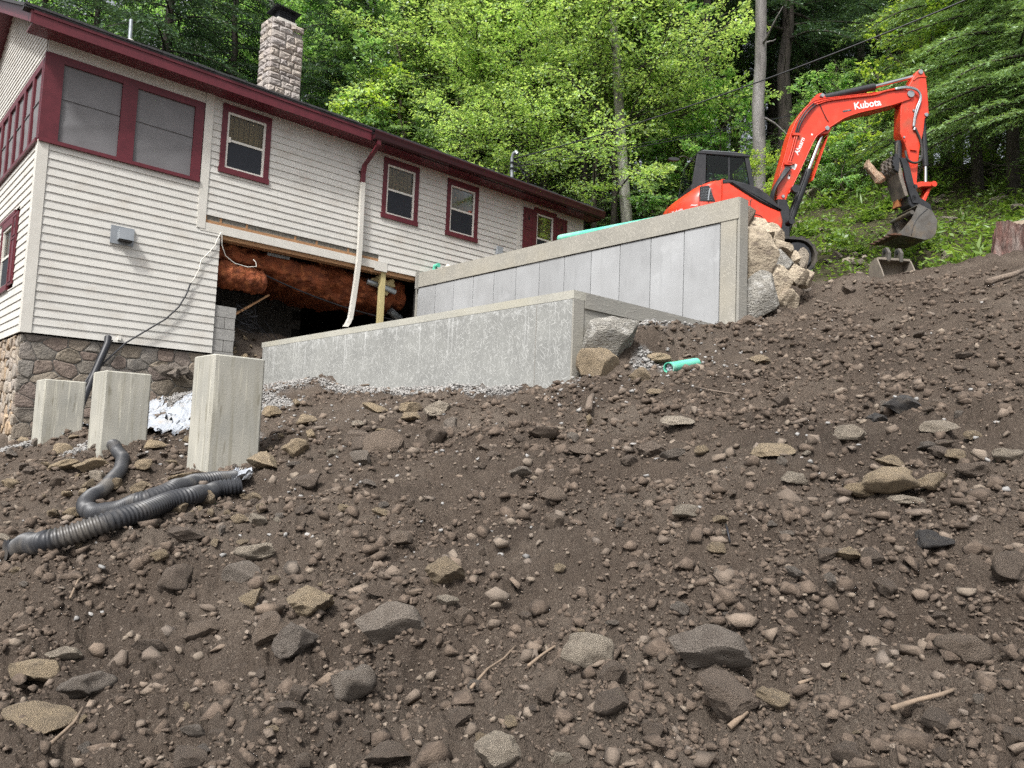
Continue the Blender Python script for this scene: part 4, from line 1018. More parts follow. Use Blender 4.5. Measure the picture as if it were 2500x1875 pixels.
# rubble heap inside the opening beside the grey blocks
hz = lambda x, y: -.32+1.0*max(0, min(y, .8)+.15)+.10*nz(x*3, y*3, 1)
V = [(3.2+.06*i, -.12+.06*j, hz(3.2+.06*i, -.12+.06*j)) for j in range(22) for i in range(26)]
o = MB().add(V, [(j*26+i, j*26+i+1, (j+1)*26+i+1, (j+1)*26+i) for j in range(21) for i in range(25)]).build('earth_heap', soil, fix=False, smooth=True)
tag(o, 'earth heap between the grey blocks and the low wall', 'earth', kind='stuff')
for i in range(22):
    x, y = random.uniform(3.3, 3.95), random.uniform(-.06, .62); s = random.uniform(.05, .13); z_ = random.choice(((rock_tan, 'tan'), (rock_brown, 'brown'), (rock_grey, 'grey'), (rock_tan, 'tan')))
    ob = rock_obj('rubble_stone', random.choice(ROCK_BIG+ROCK_FLAT), z_[0], (x, y, hz(x, y)+s*.3), (s, s*.8, s*.8), (random.random(), random.random(), random.random()*6))
    tag(ob, f"{'large' if s > .09 else 'small'} {z_[1]} broken stone heaped {'low' if y < .25 else 'high'} between the grey blocks and the low wall", 'rubble', 'rubble in the crawlspace mouth')
for x, y in ((5.7,.1),(6.1,.25)):
    ob = rock_obj('rubble_stone', ROCK_BIG[3], rock_tan, (x, y, .22 if x < 6 else .15), (.22, .16, .2), (.2,.1,x)); tag(ob, 'tan stone showing over the low wall at the opening', 'rubble', 'rubble in the crawlspace mouth')
for i in range(4):
    P = hit(420+random.uniform(-40, 60), 905+random.uniform(-10, 28))[0]; P = on_y(400+i*22, 905+8*(i % 2), -.12); s = .16
    ob = rock_obj('rock', ROCK_BIG[i+1], rock_grey, tuple(P), (s*1.3, s*.8, s), (.2*i, .1, i)); tag(ob, 'grey brown stone fallen at the foot of the stone foundation', 'rock', 'rocks at the foot of the foundation')
# bank stones
for i, (px, py, wp, t, lb) in enumerate(((2041,640,46,16.8,None),(2074,646,36,16.6,None),(2112,637,32,16.8,'rounded pale stone left of the empty bucket'),(2096,652,44,16.4,None),(2017,622,34,17.2,None),(2060,620,34,17.4,None),(2024,650,36,16.2,None),(2090,628,30,17.2,None),(2134,652,30,16.4,None),(2310,548,72,20,'pale ledge stone on the bank right of the raised bucket'),(1992,482,58,22,'grey slab on the bank behind the boom foot'),(2018,548,34,20,None),(2285,412,36,23,'standing grey slab among the trees behind the bucket cylinder'),(2338,414,20,24,None),(2448,500,60,18,'broken grey rock on the bank above the stump'),(2490,520,60,17.5,'grey rock at the right edge behind the stump'),(2290,500,40,21,None),(2440,372,40,26,None),(2250,520,40,20,None),(1950,560,34,19,None),(2390,470,30,21,None),(2420,430,34,24,None),(2470,440,36,24,None),(2210,640,26,16,None))):
    r = ray(px, py); ts = np.arange(14, 40, .1); P = CAM+ts[:, None]*r; s_ = P[:, 2]-zbase(P[:, 0], P[:, 1]); k = int(np.argmax(s_ < 0)) or 60; p = P[k]; tt = ts[k]; s = wp*tt/F_PX/2
    ob = rock_obj('bank_stone', random.choice(ROCK_BIG), rock_pale if py > 600 and i % 3 else rock_grey, (p[0], p[1], g1(p[0], p[1])+s*.25), (s, s*.8, s*.75), (random.uniform(-.3,.3), random.uniform(-.3,.3), random.uniform(0,6)))
    tag(ob, lb or ('pale stone in the row behind the dirt crest' if py > 600 else 'grey stone half hidden in the greenery of the bank'), 'rock', 'stones on the planted bank')
g_ = np.random.default_rng(31)
for i in range(70):
    px, py = g_.uniform(1900, 2500), g_.uniform(430, 640); r = ray(px, py); ts = np.arange(14, 34, .1); P = CAM+ts[:, None]*r; s_ = P[:, 2]-zbase(P[:, 0], P[:, 1]); k = int(np.argmax(s_ < 0))
    if k == 0 or litter_mask(P[k][0:1], P[k][1:2])[0] < .3: continue
    p = P[k]; s = g_.uniform(10, 26)*ts[k]/F_PX/2
    ob = rock_obj('bank_stone', random.choice(ROCK_BIG[5:]+ROCK_FLAT), random.choice((rock_pale, rock_grey, rock_pale)), (p[0], p[1], g1(p[0], p[1])+s*.35), (s, s*.8, s*.8), tuple(g_.uniform(-.5, .5, 2))+(g_.uniform(0, 6),))
    tag(ob, f"small stone among the weeds of the {'upper' if py < 500 else ('middle' if py < 570 else 'lower')} bank", 'rock', 'stones on the planted bank')
# ---- stuff: gravel, pebbles and clods
def scatter(name, P, S, mat, sub=1, squash=(.6, 1), seed=1, sink=.15, label=None, kind='stuff'):
    g = np.random.default_rng(seed); n = len(P); allV = []; allF = []; off = 0; vi = g.integers(0, 14, n)
    for b in range(14):
        pts = g.normal(size=(int(g.integers(8, 12)), 3)); pts /= np.linalg.norm(pts, axis=1)[:, None]; pts *= g.uniform(.72, 1.15, (len(pts), 1))
        bm = bmesh.new(); vs_ = [bm.verts.new(p) for p in pts]; bmesh.ops.convex_hull(bm, input=vs_); bmesh.ops.triangulate(bm, faces=bm.faces)
        bm.verts.index_update(); V0 = np.array([v.co[:] for v in bm.verts]); F0 = np.array([[v.index for v in f.verts] for f in bm.faces]); bm.free()
        q = np.where(vi == b)[0]; m_ = len(q); k = len(V0)
        if m_ == 0: continue
        s_ = S[q]; B = V0[None]*np.stack([s_*g.uniform(.8, 1.5, m_), s_*g.uniform(.65, 1.1, m_), s_*g.uniform(squash[0], squash[1], m_)], 1)[:, None]
        a = g.uniform(0, 6.283, m_); tl = g.normal(0, .5, m_); c, sn = np.cos(a)[:, None], np.sin(a)[:, None]; ct, st = np.cos(tl)[:, None], np.sin(tl)[:, None]
        x, y, z = B[..., 0], B[..., 1], B[..., 2]; y, z = y*ct-z*st, y*st+z*ct; x, y = x*c-y*sn, x*sn+y*c
        allV.append(np.stack([x+P[q, 0:1], y+P[q, 1:2], z+P[q, 2:3]+(s_*(.5-sink))[:, None]], -1).reshape(-1, 3))
        allF.append((F0[None]+off+(np.arange(m_)*k)[:, None, None]).reshape(-1, 3)); off += m_*k
    V = np.concatenate(allV); F = np.concatenate(allF)
    o = link(name, np_mesh(name, V, F), mat); return tag(o, label, None, None, kind)
g = np.random.default_rng(5)
def polar(n, r0, r1, h=40, pw=1.):
    th = mid+R(h)*(g.random(n)*2-1); r = r0*(r1/r0)**(g.random(n)**pw)
    return CAM[0]+r*np.cos(th), CAM[1]+r*np.sin(th), r
def ok(x, y): return ~((x > 3.75) & (y > -7.85) & (x < 7.45)) & ~((y > .0) & (x < 12.5)) & (x < 12.5) & ~((x > 7.2) & (y > -7.4) & (x < 12))
x, y, r = polar(85000, 1.4, 13.5, 38); k = ok(x, y) & (g.random(len(x)) < .35+1.2*fbm(x*1.3+40, y*1.3, 2)+.3); x, y, r = x[k], y[k], r[k]
S = np.clip(g.lognormal(-.35, .75, len(x))*.0046*r**.72, .002, .06)
P = np.stack([x, y, ground(x, y)], 1); scatter('soil_clods', P, S, clod_m, 1, (.6, .9), 2, .3)
x, y, r = polar(9500, 1.4, 14, 38); k = ok(x, y); x, y, r = x[k], y[k], r[k]
S = np.clip(g.lognormal(-.45, .85, len(x))*.0046*r**.72, .002, .065)
P = np.stack([x, y, ground(x, y)], 1); scatter('loose_pebbles', P, S, pebble_m, 1, (.45, .9), 3, .25)
x = g.uniform(-2, 7.4, 150000); y = g.uniform(-9.2, 1.0, 150000); k = ok(x, y) & (g.random(len(x)) < gravel_mask(x, y)*(.75 if True else 1)) ; x, y = x[k][:26000], y[k][:26000]
P = np.stack([x, y, ground(x, y)+g.uniform(-.005, .03, len(x))], 1); scatter('crushed_gravel', P, g.uniform(.016, .030, len(x)), gravel_m, 1, (.5, .9), 4, .1)
x, y, r = polar(2600, 4, 12, 36); k = ok(x, y) & (g.random(len(x)) < .10+1.4*np.exp(-((x-4.8)/1.8)**2-((y+8.7)/.7)**2)+1.0*np.exp(-((x-2.2)/1.6)**2-((y+5)/1.6)**2)); x, y = x[k], y[k]
P = np.stack([x, y, ground(x, y)], 1); scatter('strewn_gravel', P, g.uniform(.013, .028, len(x)), gravel_m, 1, (.5, .9), 6, .1)
# ---- stump, sticks and roots
bark_red = M('stump_bark', (.16,.085,.07), (.075,.05,.042), 5, .95, 1., 18, c3=(.22,.18,.16), s3=3, stretch=(2,2,.5), bd=.05)
sp = hit(2478, 668)[0] if False else np.array([12.35, -9.95, 1.80])
st = thing('tree_stump', 'broad reddish brown tree stump with flared roots at the right edge', 'stump', tuple(sp))
rings = []
SP_ = [(z_, np.interp(z_, (-.25,0,.12,.28,.45,.62,.74), (.78,.62,.52,.46,.43,.42,.41))) for z_ in np.linspace(-.25, .74, 25)]
for j, (zz, rr_) in enumerate(SP_):
    ring = []
    for k in range(140):
        an = k/140*2*math.pi; f_ = 1+.10*math.sin(an*5+1)*(1.6-zz)+.035*math.sin(an*13)+.05*abs(math.sin(an*9+nz(zz*2,3,2)*3))+.10*nz(math.cos(an)*3+5, math.sin(an)*3+zz*.5, 2)+.07*nz(math.cos(an)*7, math.sin(an)*7+zz*1.2, 2)+.05*nz(math.cos(an)*16, math.sin(an)*16+zz*3, 2)
        ring.append((sp[0]+rr_*f_*math.cos(an), sp[1]+rr_*f_*math.sin(an), sp[2]+zz+(.08*math.sin(an*3)+.05*nz(an, 1, 3) if j == 24 else 0)))
    rings.append(ring)
MB().loft(rings).build('trunk', bark_red, st, smooth='auto')
cutw = M('cut_wood', (.42,.35,.27), (.30,.24,.18), 12, .9)
MB().loft([[(sp[0]+.36*math.cos(a), sp[1]+.36*math.sin(a), sp[2]+zz) for a in np.arange(24)*2*math.pi/24] for zz in (.70,.775)]).build('cut_face', cutw, st)
stick_m = M('dead_stick', (.24,.18,.13), (.15,.115,.085), 10, .95, .5, 40)
def stick(px, up, r, label, mat=stick_m, name='stick'):
    P = [hit(x, y)[0]+np.array([0, 0, up+r*(1 if i % 2 else .6)]) for i, (x, y) in enumerate(px)]
    tag(MB().tube(P, [r*(1-.5*i/len(P)) for i in range(len(P))], 6).build(name, mat, smooth=True), label, 'stick', 'sticks and roots in the dirt')
stick([(2412,705),(2440,698),(2470,690),(2500,680)], .05, .05, 'charred log lying on the crest below the stump', rock_brown, 'log')
stick([(1150,1690),(1190,1650),(1230,1615),(1258,1590)], .008, .006, 'long thin twig in the dirt left of the speckled rock')
stick([(115,1840),(150,1810),(180,1780),(200,1755)], .012, .008, 'curved pale root in the lower left corner')
stick([(1780,1790),(1820,1760),(1850,1735)], .01, .010, 'pale stick at the right of the large brown boulder')
stick([(1700,1950),(1950,1690),(1985,1670)][1:], .01, .006, 'thin twig near the footprint in the right foreground')
stick([(2180,1760),(2240,1740),(2300,1715),(2330,1712)], .01, .008, 'buried root crossing the right foreground')
stick([(1772,1300),(1775,1320),(1782,1345)], .03, .006, 'bent black root sticking up in mid slope', black_plastic)
stick([(1700,950),(1740,962),(1790,968)], .01, .010, 'thin dark stick in mid slope below the green pipe', rock_brown)
stick([(900,945),(865,948),(830,985)], .02, .012, 'dark root arching at the gravel edge under the low wall', rock_brown)
stick([(1436,1020),(1440,1000),(1446,985)], .05, .035, 'stub of wood standing up in the dirt below the low wall corner', rock_brown)
stick([(170,1470),(190,1425),(215,1410)], .01, .006, 'frayed root beside the hose in the left dirt')
stick([(1290,1640),(1330,1610),(1355,1590)], .01, .007, 'splinter of pale wood left of the speckled rock')
# ------------------------------------------------------------------ the excavator
EH = np.array([math.cos(R(-38)), math.sin(R(-38)), 0]); EN = np.array([EH[1], -EH[0], 0.]); EN = EN if EN @ (CAM-np.array([11.48,-5.03,0])) > 0 else -EN
EO = np.array([11.48, -5.03, 0.])
def EX(s, z, o=0.): return EO+EH*s+EN*o+np.array([0, 0, z])
red = M('machine_red', (.66,.050,.020), (.57,.042,.018), 4, .36, .08, 30, spec=.5, c3=(.40,.075,.04), s3=3.5)
black = M('machine_black', (.016,.017,.020), (.028,.029,.032), 6, .5, .1, 50)
chrome = M('chrome_rod', (.62,.62,.62), (.5,.5,.5), 4, .18, metal=1)
rubber = M('rubber', (.022,.022,.023), (.05,.047,.042), 12, .8, .5, 60, c3=(.10,.085,.065), s3=2)
mud = M('muddy_steel', (.20,.17,.14), (.10,.088,.078), 6, .85, .7, 30, c3=(.055,.052,.05), s3=3)
worn = M('worn_steel', (.145,.138,.128), (.095,.085,.075), 5, .5, .3, 30, metal=.3, c3=(.17,.125,.08), s3=2.4)
rust = M('rusty_lip', (.10,.045,.025), (.05,.035,.03), 8, .7, .4, 40)
decal = M('white_decal', (.75,.75,.75), (.70,.70,.70), 3, .4)
ex = thing('excavator', 'orange red tracked excavator with black cab parked above the tall wall', 'excavator', tuple(EX(0, 2.12)))
def plate(poly, o0, o1, name, mat, parent=ex, bev=0., smooth='auto'):
    P = np.array(poly); c = P.mean(0); L = []
    n_ = len(P)
    def inset(e):
        out = []
        A = sum(P[i][0]*P[(i+1) % n_][1]-P[(i+1) % n_][0]*P[i][1] for i in range(n_)); sg = 1 if A > 0 else -1
        for i in range(n_):
            a, b, d = P[i-1], P[i], P[(i+1) % n_]; t = d-a; t /= (np.linalg.norm(t) or 1); out.append(b+np.array([-t[1], t[0]])*e*sg)
        return out
    rings = [(o0, P)] if not bev else [(o0, inset(bev)), (o0-math.copysign(bev, o0-o1), P)]
    rings += [(o1, P)] if not bev else [(o1+math.copysign(bev, o0-o1), P), (o1, inset(bev))]
    return MB().loft([[EX(s, z, o) for s, z in Q] for o, Q in rings]).build(name, mat, parent, smooth=smooth)
def rod(a, b, r, name, mat, parent=ex, o=0., n=14): return MB().tube([EX(a[0], a[1], o), EX(b[0], b[1], o)], r, n).build(name, mat, parent, smooth='auto')
def pin(c, r, o0, o1, name='pin', mat=None, parent=ex): return MB().tube([EX(c[0], c[1], o0), EX(c[0], c[1], o1)], r, 14).build(name, mat or black, parent, smooth='auto')
def path(pts, o, r, name, mat, parent=ex, n=6):
    oo = o if hasattr(o, '__len__') else [o]*len(pts); P = np.array([EX(a, b, q) for (a, b), q in zip(pts, oo)])
    t = np.arange(len(P)); tt = np.linspace(0, len(P)-1, (len(P)-1)*5+1); Q = np.stack([np.interp(tt, t, P[:, k]) for k in range(3)], 1)
    for _ in range(5): Q[1:-1] = (Q[:-2]+2*Q[1:-1]+Q[2:])/4
    return MB().tube(Q, r, n).build(name, mat, parent, smooth=True)
# tracks
def stadium(s0, s1, z0, z1, n=14):
    r = (z1-z0)/2; c = (z0+z1)/2
    return [(s1-r+r*math.cos(a), c+r*math.sin(a)) for a in np.linspace(-math.pi/2, math.pi/2, n)]+[(s0+r+r*math.cos(a), c+r*math.sin(a)) for a in np.linspace(math.pi/2, 1.5*math.pi, n)]
for sg in (1, -1):
    A = stadium(-1.55, 1.25, 2.11, 2.82); B = stadium(-1.50, 1.20, 2.16, 2.77)
    tr = MB().loft([[EX(s, z, sg*1.12) for s, z in A], [EX(s, z, sg*.67) for s, z in A], [EX(s, z, sg*.67) for s, z in B], [EX(s, z, sg*1.12) for s, z in B], [EX(s, z, sg*1.12) for s, z in A]], cap=False).build('track', rubber, ex, smooth='auto')
    m = MB(); L = np.array(A+[A[0]]); d = np.concatenate([[0], np.cumsum(np.hypot(*np.diff(L, axis=0).T))])
    for t in np.arange(0, d[-1], .15):
        s, z = np.interp(t, d, L[:, 0]), np.interp(t, d, L[:, 1]); s2, z2 = np.interp(t+.05, d, L[:, 0]), np.interp(t+.05, d, L[:, 1])
        tx, tz = s2-s, z2-z; nn = math.hypot(tx, tz) or 1; nx, nz_ = tz/nn*.025, -tx/nn*.025
        Q = [(s, z), (s2, z2), (s2+nx, z2+nz_), (s+nx, z+nz_)]; m.loft([[EX(a, b, sg*1.11) for a, b in Q], [EX(a, b, sg*.69) for a, b in Q]])
    m.build('lug', rubber, tr)
    for c in (-1.18, .88): pin((c, 2.465), .27, sg*1.08, sg*.72, 'sprocket', black, tr)
    for c in (-.75, -.35, .05, .45): pin((c, 2.27), .10, sg*1.06, sg*.74, 'roller', black, tr)
plate([(-1.0,2.3),(.75,2.3),(.75,2.68),(-1.0,2.68)], .6, -.6, 'undercarriage', black)
pin((-.2, 2.8), .55, .55, -.55) if False else MB().tube([EX(-.2, 2.68), EX(-.2, 2.93)], .62, 28).build('slew_ring', black, ex, smooth='auto')
MB().box((0,0,0), (.12,2.2,.5), lambda a, b, c: EX(-2.05+a, 2.16+c, b-1.1)).build('dozer_blade', black, ex)
MB().beam(EX(-2.0,2.35,.5), EX(-.9,2.4,.5), .1, .14).beam(EX(-2.0,2.35,-.5), EX(-.9,2.4,-.5), .1, .14).build('blade_arm', black, ex)
# body
side = [(-1.80,2.97),(-1.82,3.2),(-1.79,3.39),(-1.74,3.55),(-1.65,3.62),(-1.51,3.70),(-1.29,3.81),(-1.05,3.87),(-.9,3.89),(-.66,3.91)]
def rear(o):
    e = {1.0:-1.06,.94:-1.2,.8:-1.31,.55:-1.41,.25:-1.47,0:-1.49,-.25:-1.47,-.55:-1.41,-.8:-1.31,-.94:-1.2,-1.0:-1.06}[o]; dz = .035 if abs(o) == 1 else (.012 if abs(o) > .9 else 0)
    P = [(-.6+(s+.6)*(e+.6)/(-1.22), z-dz*(z > 3.5)) for s, z in side]
    return [EX(s, z, o) for s, z in P]+[EX(-.62, 3.91-dz, o), EX(-.62, 2.95, o)]
MB().loft([rear(o) for o in (1.0,.94,.8,.55,.25,0,-.25,-.55,-.8,-.94,-1.0)]).build('counterweight', red, ex, smooth='auto')
front = [(-.617,2.95),(-.617,3.91),(-.5,3.905),(-.42,3.82),(-.17,3.675),(.12,3.515),(.37,3.405),(.57,3.345),(.62,3.16),(.59,2.97),(.44,2.93)]
plate(front, 1.0, .12, 'side_cover', red, bev=.03)
hoodp = [(-.60,3.80),(-.60,3.912),(-.38,3.90),(-.14,3.86),(.11,3.785),(.30,3.675),(.45,3.545),(.57,3.37),(.575,3.345),(.37,3.408),(.12,3.518),(-.17,3.678),(-.42,3.823)]
plate(hoodp, 1.012, .11, 'hood_cover', black, bev=.03)
plate([(-1.04,3.72),(-.87,3.76),(-.74,3.45),(-1.04,3.44)], 1.008, .97, 'grille', black)
m = MB()
for k in range(7): m.beam(EX(-1.03+.026*k,3.46,1.012), EX(-1.03+.026*k,3.71,1.012), .006, .004)
for k in range(8): m.beam(EX(-1.03,3.48+.03*k,1.0125), EX(-.80,3.48+.03*k,1.0125), .005, .004)
m.build('grille_mesh', steel_grey, ex)
path([(-.84,3.70),(-.86,3.66),(-.88,3.5),(-.88,3.45)], 1.02, .016, 'grille_pipe', steel_grey)
path([(-.05,2.98),(-.05,3.50),(-.02,3.545)], 1.004, .006, 'panel_seam', black); path([(-.0,3.25),(.18,3.24),(.25,3.10),(.36,3.10)], 1.003, .006, 'panel_seam', black)
path([(-1.055,2.98),(-1.06,3.6),(-1.0,3.80),(-.86,3.875),(-.70,3.91)], [1.0,1.0,1.0,.99,.95], .006, 'panel_seam', black)
plate([(-.62,2.9),(.6,2.9),(.6,3.3),(-.62,3.3)], .1, -1.0, 'floor_deck', red)
pin((.80,3.17), .06, .98, .8, 'lamp', black)
# cab
ro = [(-.90,3.86),(-.90,4.2),(-.82,4.72),(-.79,4.79),(-.70,4.83),(-.62,4.83),(-.625,3.86)]
plate(ro, .06, .0, 'cab_pillar', black, bev=.01); plate(ro, -.90, -.96, 'cab_pillar', black, bev=.01)
for o in (.03, -.93):
    MB().beam(EX(.235,4.78,o), EX(.40,3.95,o), .05, .09).build('cab_pillar', black, ex)
    MB().beam(EX(-.60,4.795,o), EX(.235,4.775,o), .05, .06).build('cab_rail', black, ex)
    MB().beam(EX(-.14,4.76,o), EX(-.12,3.95,o), .02, .03).build('cab_rail', black, ex)
    plate([(-.60,4.765),(.21,4.75),(.36,3.92),(-.60,3.92)], o+.002, o-.002, 'cab_window', cab_glass)
MB().loft([[EX(s, z, o) for s, z in ((-.80,4.80),(-.70,4.835),(.05,4.838),(.30,4.80),(.30,4.77),(-.8,4.77))] for o in (.075, -.975)]).build('cab_roof', black, ex)
MB().loft([[EX(s, z, o) for s, z in ((-.74,4.836),(-.68,4.862),(.02,4.862),(.16,4.842))] for o in (.03, -.93)]).build('roof_skin', steel_grey, ex)
for a, b in (((-.905,4.10),(-.835,4.70)),): plate([(a[0]-.004,a[1]),(b[0]-.004,b[1]),(b[0]+.004,b[1]),(a[0]+.004,a[1])], -.02, -.90, 'rear_window', cab_glass)
plate([(-.93,3.86),(-.93,4.10),(-.88,4.10),(-.88,3.86)], .05, -.95, 'rear_panel', black)
plate([(.30,4.77),(.42,3.95),(.425,3.95),(.305,4.77)], .0, -.90, 'windscreen', cab_glass)
plate([(-.5,3.9),(-.5,4.0),(-.05,4.0),(-.05,3.9)], -.25, -.7, 'seat', black); plate([(-.52,4.0),(-.55,4.5),(-.45,4.5),(-.40,4.0)], -.27, -.68, 'seat', black)
m = MB().beam(EX(.05,3.9,-.2), EX(.02,4.25,-.2), .03, .03).beam(EX(.3,3.9,-.5), EX(.25,4.2,-.5), .04, .04); m.build('control_lever', black, ex)
mir = path([(-.82,4.58),(-1.0,4.62),(-1.12,4.66),(-1.22,4.62)], [.0,.1,.15,.15], .012, 'mirror_arm', black)
MB().loft([[EX(-1.34+.12*math.cos(a)*1., 4.56+.035*math.sin(a), o) for a in np.arange(12)*math.pi/6] for o in (.12, .2)]).build('mirror', black, ex, smooth='auto')
for s in (.10, .18, .26): MB().beam(EX(s,4.84,0), EX(s,4.90,0), .03, .03).build('work_lamp', black, ex)
# swing post and boom
plate([(.62,3.0),(.62,3.25),(.82,3.55),(.84,3.86),(1.02,3.86),(1.09,3.66),(1.10,3.1),(.98,2.96)], .24, -.24, 'swing_bracket', black, bev=.02)
boom = [(.84,3.80),(.84,3.97),(.85,4.16),(.93,4.54),(1.02,4.86),(1.11,5.25),(1.23,5.57),(1.39,5.81),(1.55,6.01),(1.73,6.09),(2.0,6.14),(2.48,6.23),(2.97,6.33),(3.36,6.43),(3.62,6.45),(3.78,6.40),(3.80,6.30),(3.74,6.23),(3.42,6.10),(2.97,5.95),(2.58,5.84),(2.26,5.70),(2.06,5.555),(1.86,5.42),(1.68,5.30),(1.59,5.14),(1.46,4.83),(1.31,4.49),(1.19,4.23),(1.08,3.98),(1.03,3.82),(.94,3.74)]
bm_ = plate(boom, .16, -.16, 'boom', red, bev=.012)
plate([(1.70,5.30),(1.80,5.335),(1.95,5.36),(2.00,5.44),(2.04,5.52),(2.10,5.585),(1.86,5.43)], .13, -.13, 'cylinder_lug', red, bev=.01)
plate([(1.56,6.0),(1.70,6.20),(1.80,6.24),(1.87,6.20),(1.90,6.12)], .12, -.12, 'cylinder_lug', red, bev=.01)
edge = [(1.09,4.0),(1.20,4.24),(1.32,4.50),(1.47,4.84),(1.60,5.15),(1.69,5.30),(1.87,5.43),(2.07,5.565),(2.26,5.71),(2.58,5.85),(2.97,5.96),(3.42,6.11)]
path(edge, .162, .012, 'boom_flange', red, bm_); path([(.85,4.16),(.93,4.54),(1.02,4.86),(1.11,5.25),(1.23,5.57),(1.39,5.81),(1.55,6.0),(1.73,6.08),(2.0,6.13),(2.48,6.22),(2.97,6.32)], .162, .010, 'boom_flange', red, bm_)
for k, dd in enumerate((.05, .095)):
    path([(.98+dd,4.60),(1.07+dd,4.88),(1.15+dd,5.24)], .19, .016, 'hydraulic_line', red, bm_)
    path([(1.15+dd,5.24),(1.20+dd,5.50),(1.36+dd,5.80-dd*.5),(1.55+dd,5.99-dd*.6)], [.19,.23,.23,.19], .018, 'hydraulic_hose', black, bm_)
    path([(1.55+dd,5.99-dd*.6),(1.78+dd,6.08-dd*.4),(2.4,6.19-dd*.4),(2.97,6.29-dd*.4),(3.10,6.36-dd*.3),(3.36,6.44-dd*.4)], .185, .014, 'hydraulic_line', red, bm_)
    path([(3.36,6.44-dd*.4),(3.62,6.52-dd*.6),(3.86,6.46-dd*.4),(3.97-dd*.3,6.28),(3.93-dd,6.05),(3.84-dd*.4,5.85),(3.82-dd*.4,5.62)], [.185,.2,.2,.19,.18,.16,.15], .02, 'arm_hose', galv, bm_)
path([(3.82,5.62),(3.80,5.56)], .15, .026, 'hose_fitting', galv, bm_)
for s, z in ((1.0,4.60),(1.16,5.24),(1.06,4.62)): MB().box((0,0,0), (.16,.05,.05), lambda a, b, c, s=s, z=z: EX(s-.02+a, z+c, .165+b)).build('line_clamp', red, bm_)
for k in range(4): path([(1.02+.03*k,4.55),(.90+.02*k,4.35),(.74,4.05),(.74,3.75),(.84,3.5)], [.2,.24,.12+.05*k,.0+.06*k,.0], .024, 'base_hose', black, bm_)
path([(1.72,6.0),(1.80,5.82),(1.88,5.66),(1.93,5.60)], .17, .008, 'grease_line', black, bm_)
for c, r in (((.93,3.82),.055),((.97,3.94),.03),((1.9,5.46),.045),((1.79,6.16),.04),((3.72,6.34),.075)): pin(c, r, .185, -.185, 'pin', steel_grey, bm_)
pin((1.19,4.08), .085, .30, .20, 'work_lamp', black, bm_)
rod((1.10,3.22), (1.58,4.60), .085, 'boom_cylinder', black); rod((1.58,4.60), (1.87,5.40), .048, 'boom_rod', chrome)
MB().beam(EX(1.64,4.36,-.02), EX(1.97,5.36,-.02), .19, .02, tuple(EH)).build('rod_guard', red, ex)
path([(1.08,3.3),(1.22,3.75),(1.40,4.25),(1.5,4.55)], .09, .016, 'hydraulic_hose', black)
rod((1.84,6.17), (3.01,6.52), .075, 'arm_cylinder', black); rod((3.01,6.52), (3.96,6.84), .042, 'arm_rod', chrome)
# arm
arm = [(3.88,6.87),(3.76,6.64),(3.64,6.42),(3.56,6.2),(3.53,6.10),(3.51,5.49),(3.61,5.29),(3.70,4.99),(3.73,4.38),(3.77,4.26),(3.87,4.33),(3.90,4.81),(3.94,5.17),(4.02,5.53),(4.06,5.85),(4.15,5.97),(4.12,6.44),(4.09,6.76),(4.04,6.88),(3.96,6.93)]
ar = plate(arm, .13, -.13, 'arm', red, bev=.012)
path([(3.80,6.66),(3.90,6.75),(4.10,6.755)], .135, .012, 'arm_flange', red, ar); path([(3.62,5.3),(3.68,5.7),(3.68,6.05)], .132, .006, 'arm_flange', red, ar)
for c, r in (((3.96,6.86),.05),((3.72,6.36),.07),((3.80,6.0),.02),((3.59,5.4),.02),((4.08,5.93),.04)): pin(c, r, .15, -.15, 'pin', steel_grey, ar)
MB().beam(EX(3.72,5.14,.15), EX(3.86,5.13,.15), .03, .02).build('step', red, ar)
rod((4.08,5.92), (4.14,4.86), .062, 'bucket_cylinder', black); rod((4.14,4.86), (4.14,4.42), .036, 'bucket_rod', chrome)
rod((3.53,5.36), (3.56,4.80), .07, 'thumb_cylinder', black); rod((3.56,4.8), (3.58,4.45), .038, 'thumb_rod', chrome)
path([(3.62,5.1),(3.60,4.95),(3.66,4.84),(3.80,4.82),(3.93,4.90),(3.97,5.1),(3.95,5.35),(3.87,5.52),(3.82,5.62)], [.14,.2,.22,.22,.2,.17,.15,.15,.15], .024, 'coiled_hose', rubber, ar)
path([(3.46,5.28),(3.44,5.1),(3.46,4.95)], .1, .024, 'coiled_hose', rubber, ar)
plate([(3.80,4.30),(3.80,4.40),(3.92,4.45),(4.20,4.46),(4.24,4.42),(4.20,4.37),(3.95,4.34)], .19, -.19, 'rocker_link', red, bev=.01)
plate([(4.17,4.42),(4.22,4.40),(4.06,4.03),(3.97,4.03)], .12, -.12, 'bucket_link', red, bev=.01)
pin((4.205,4.415), .06, .21, -.21, 'pin', red); pin((3.80,4.33), .05, .2, -.2, 'pin', black)
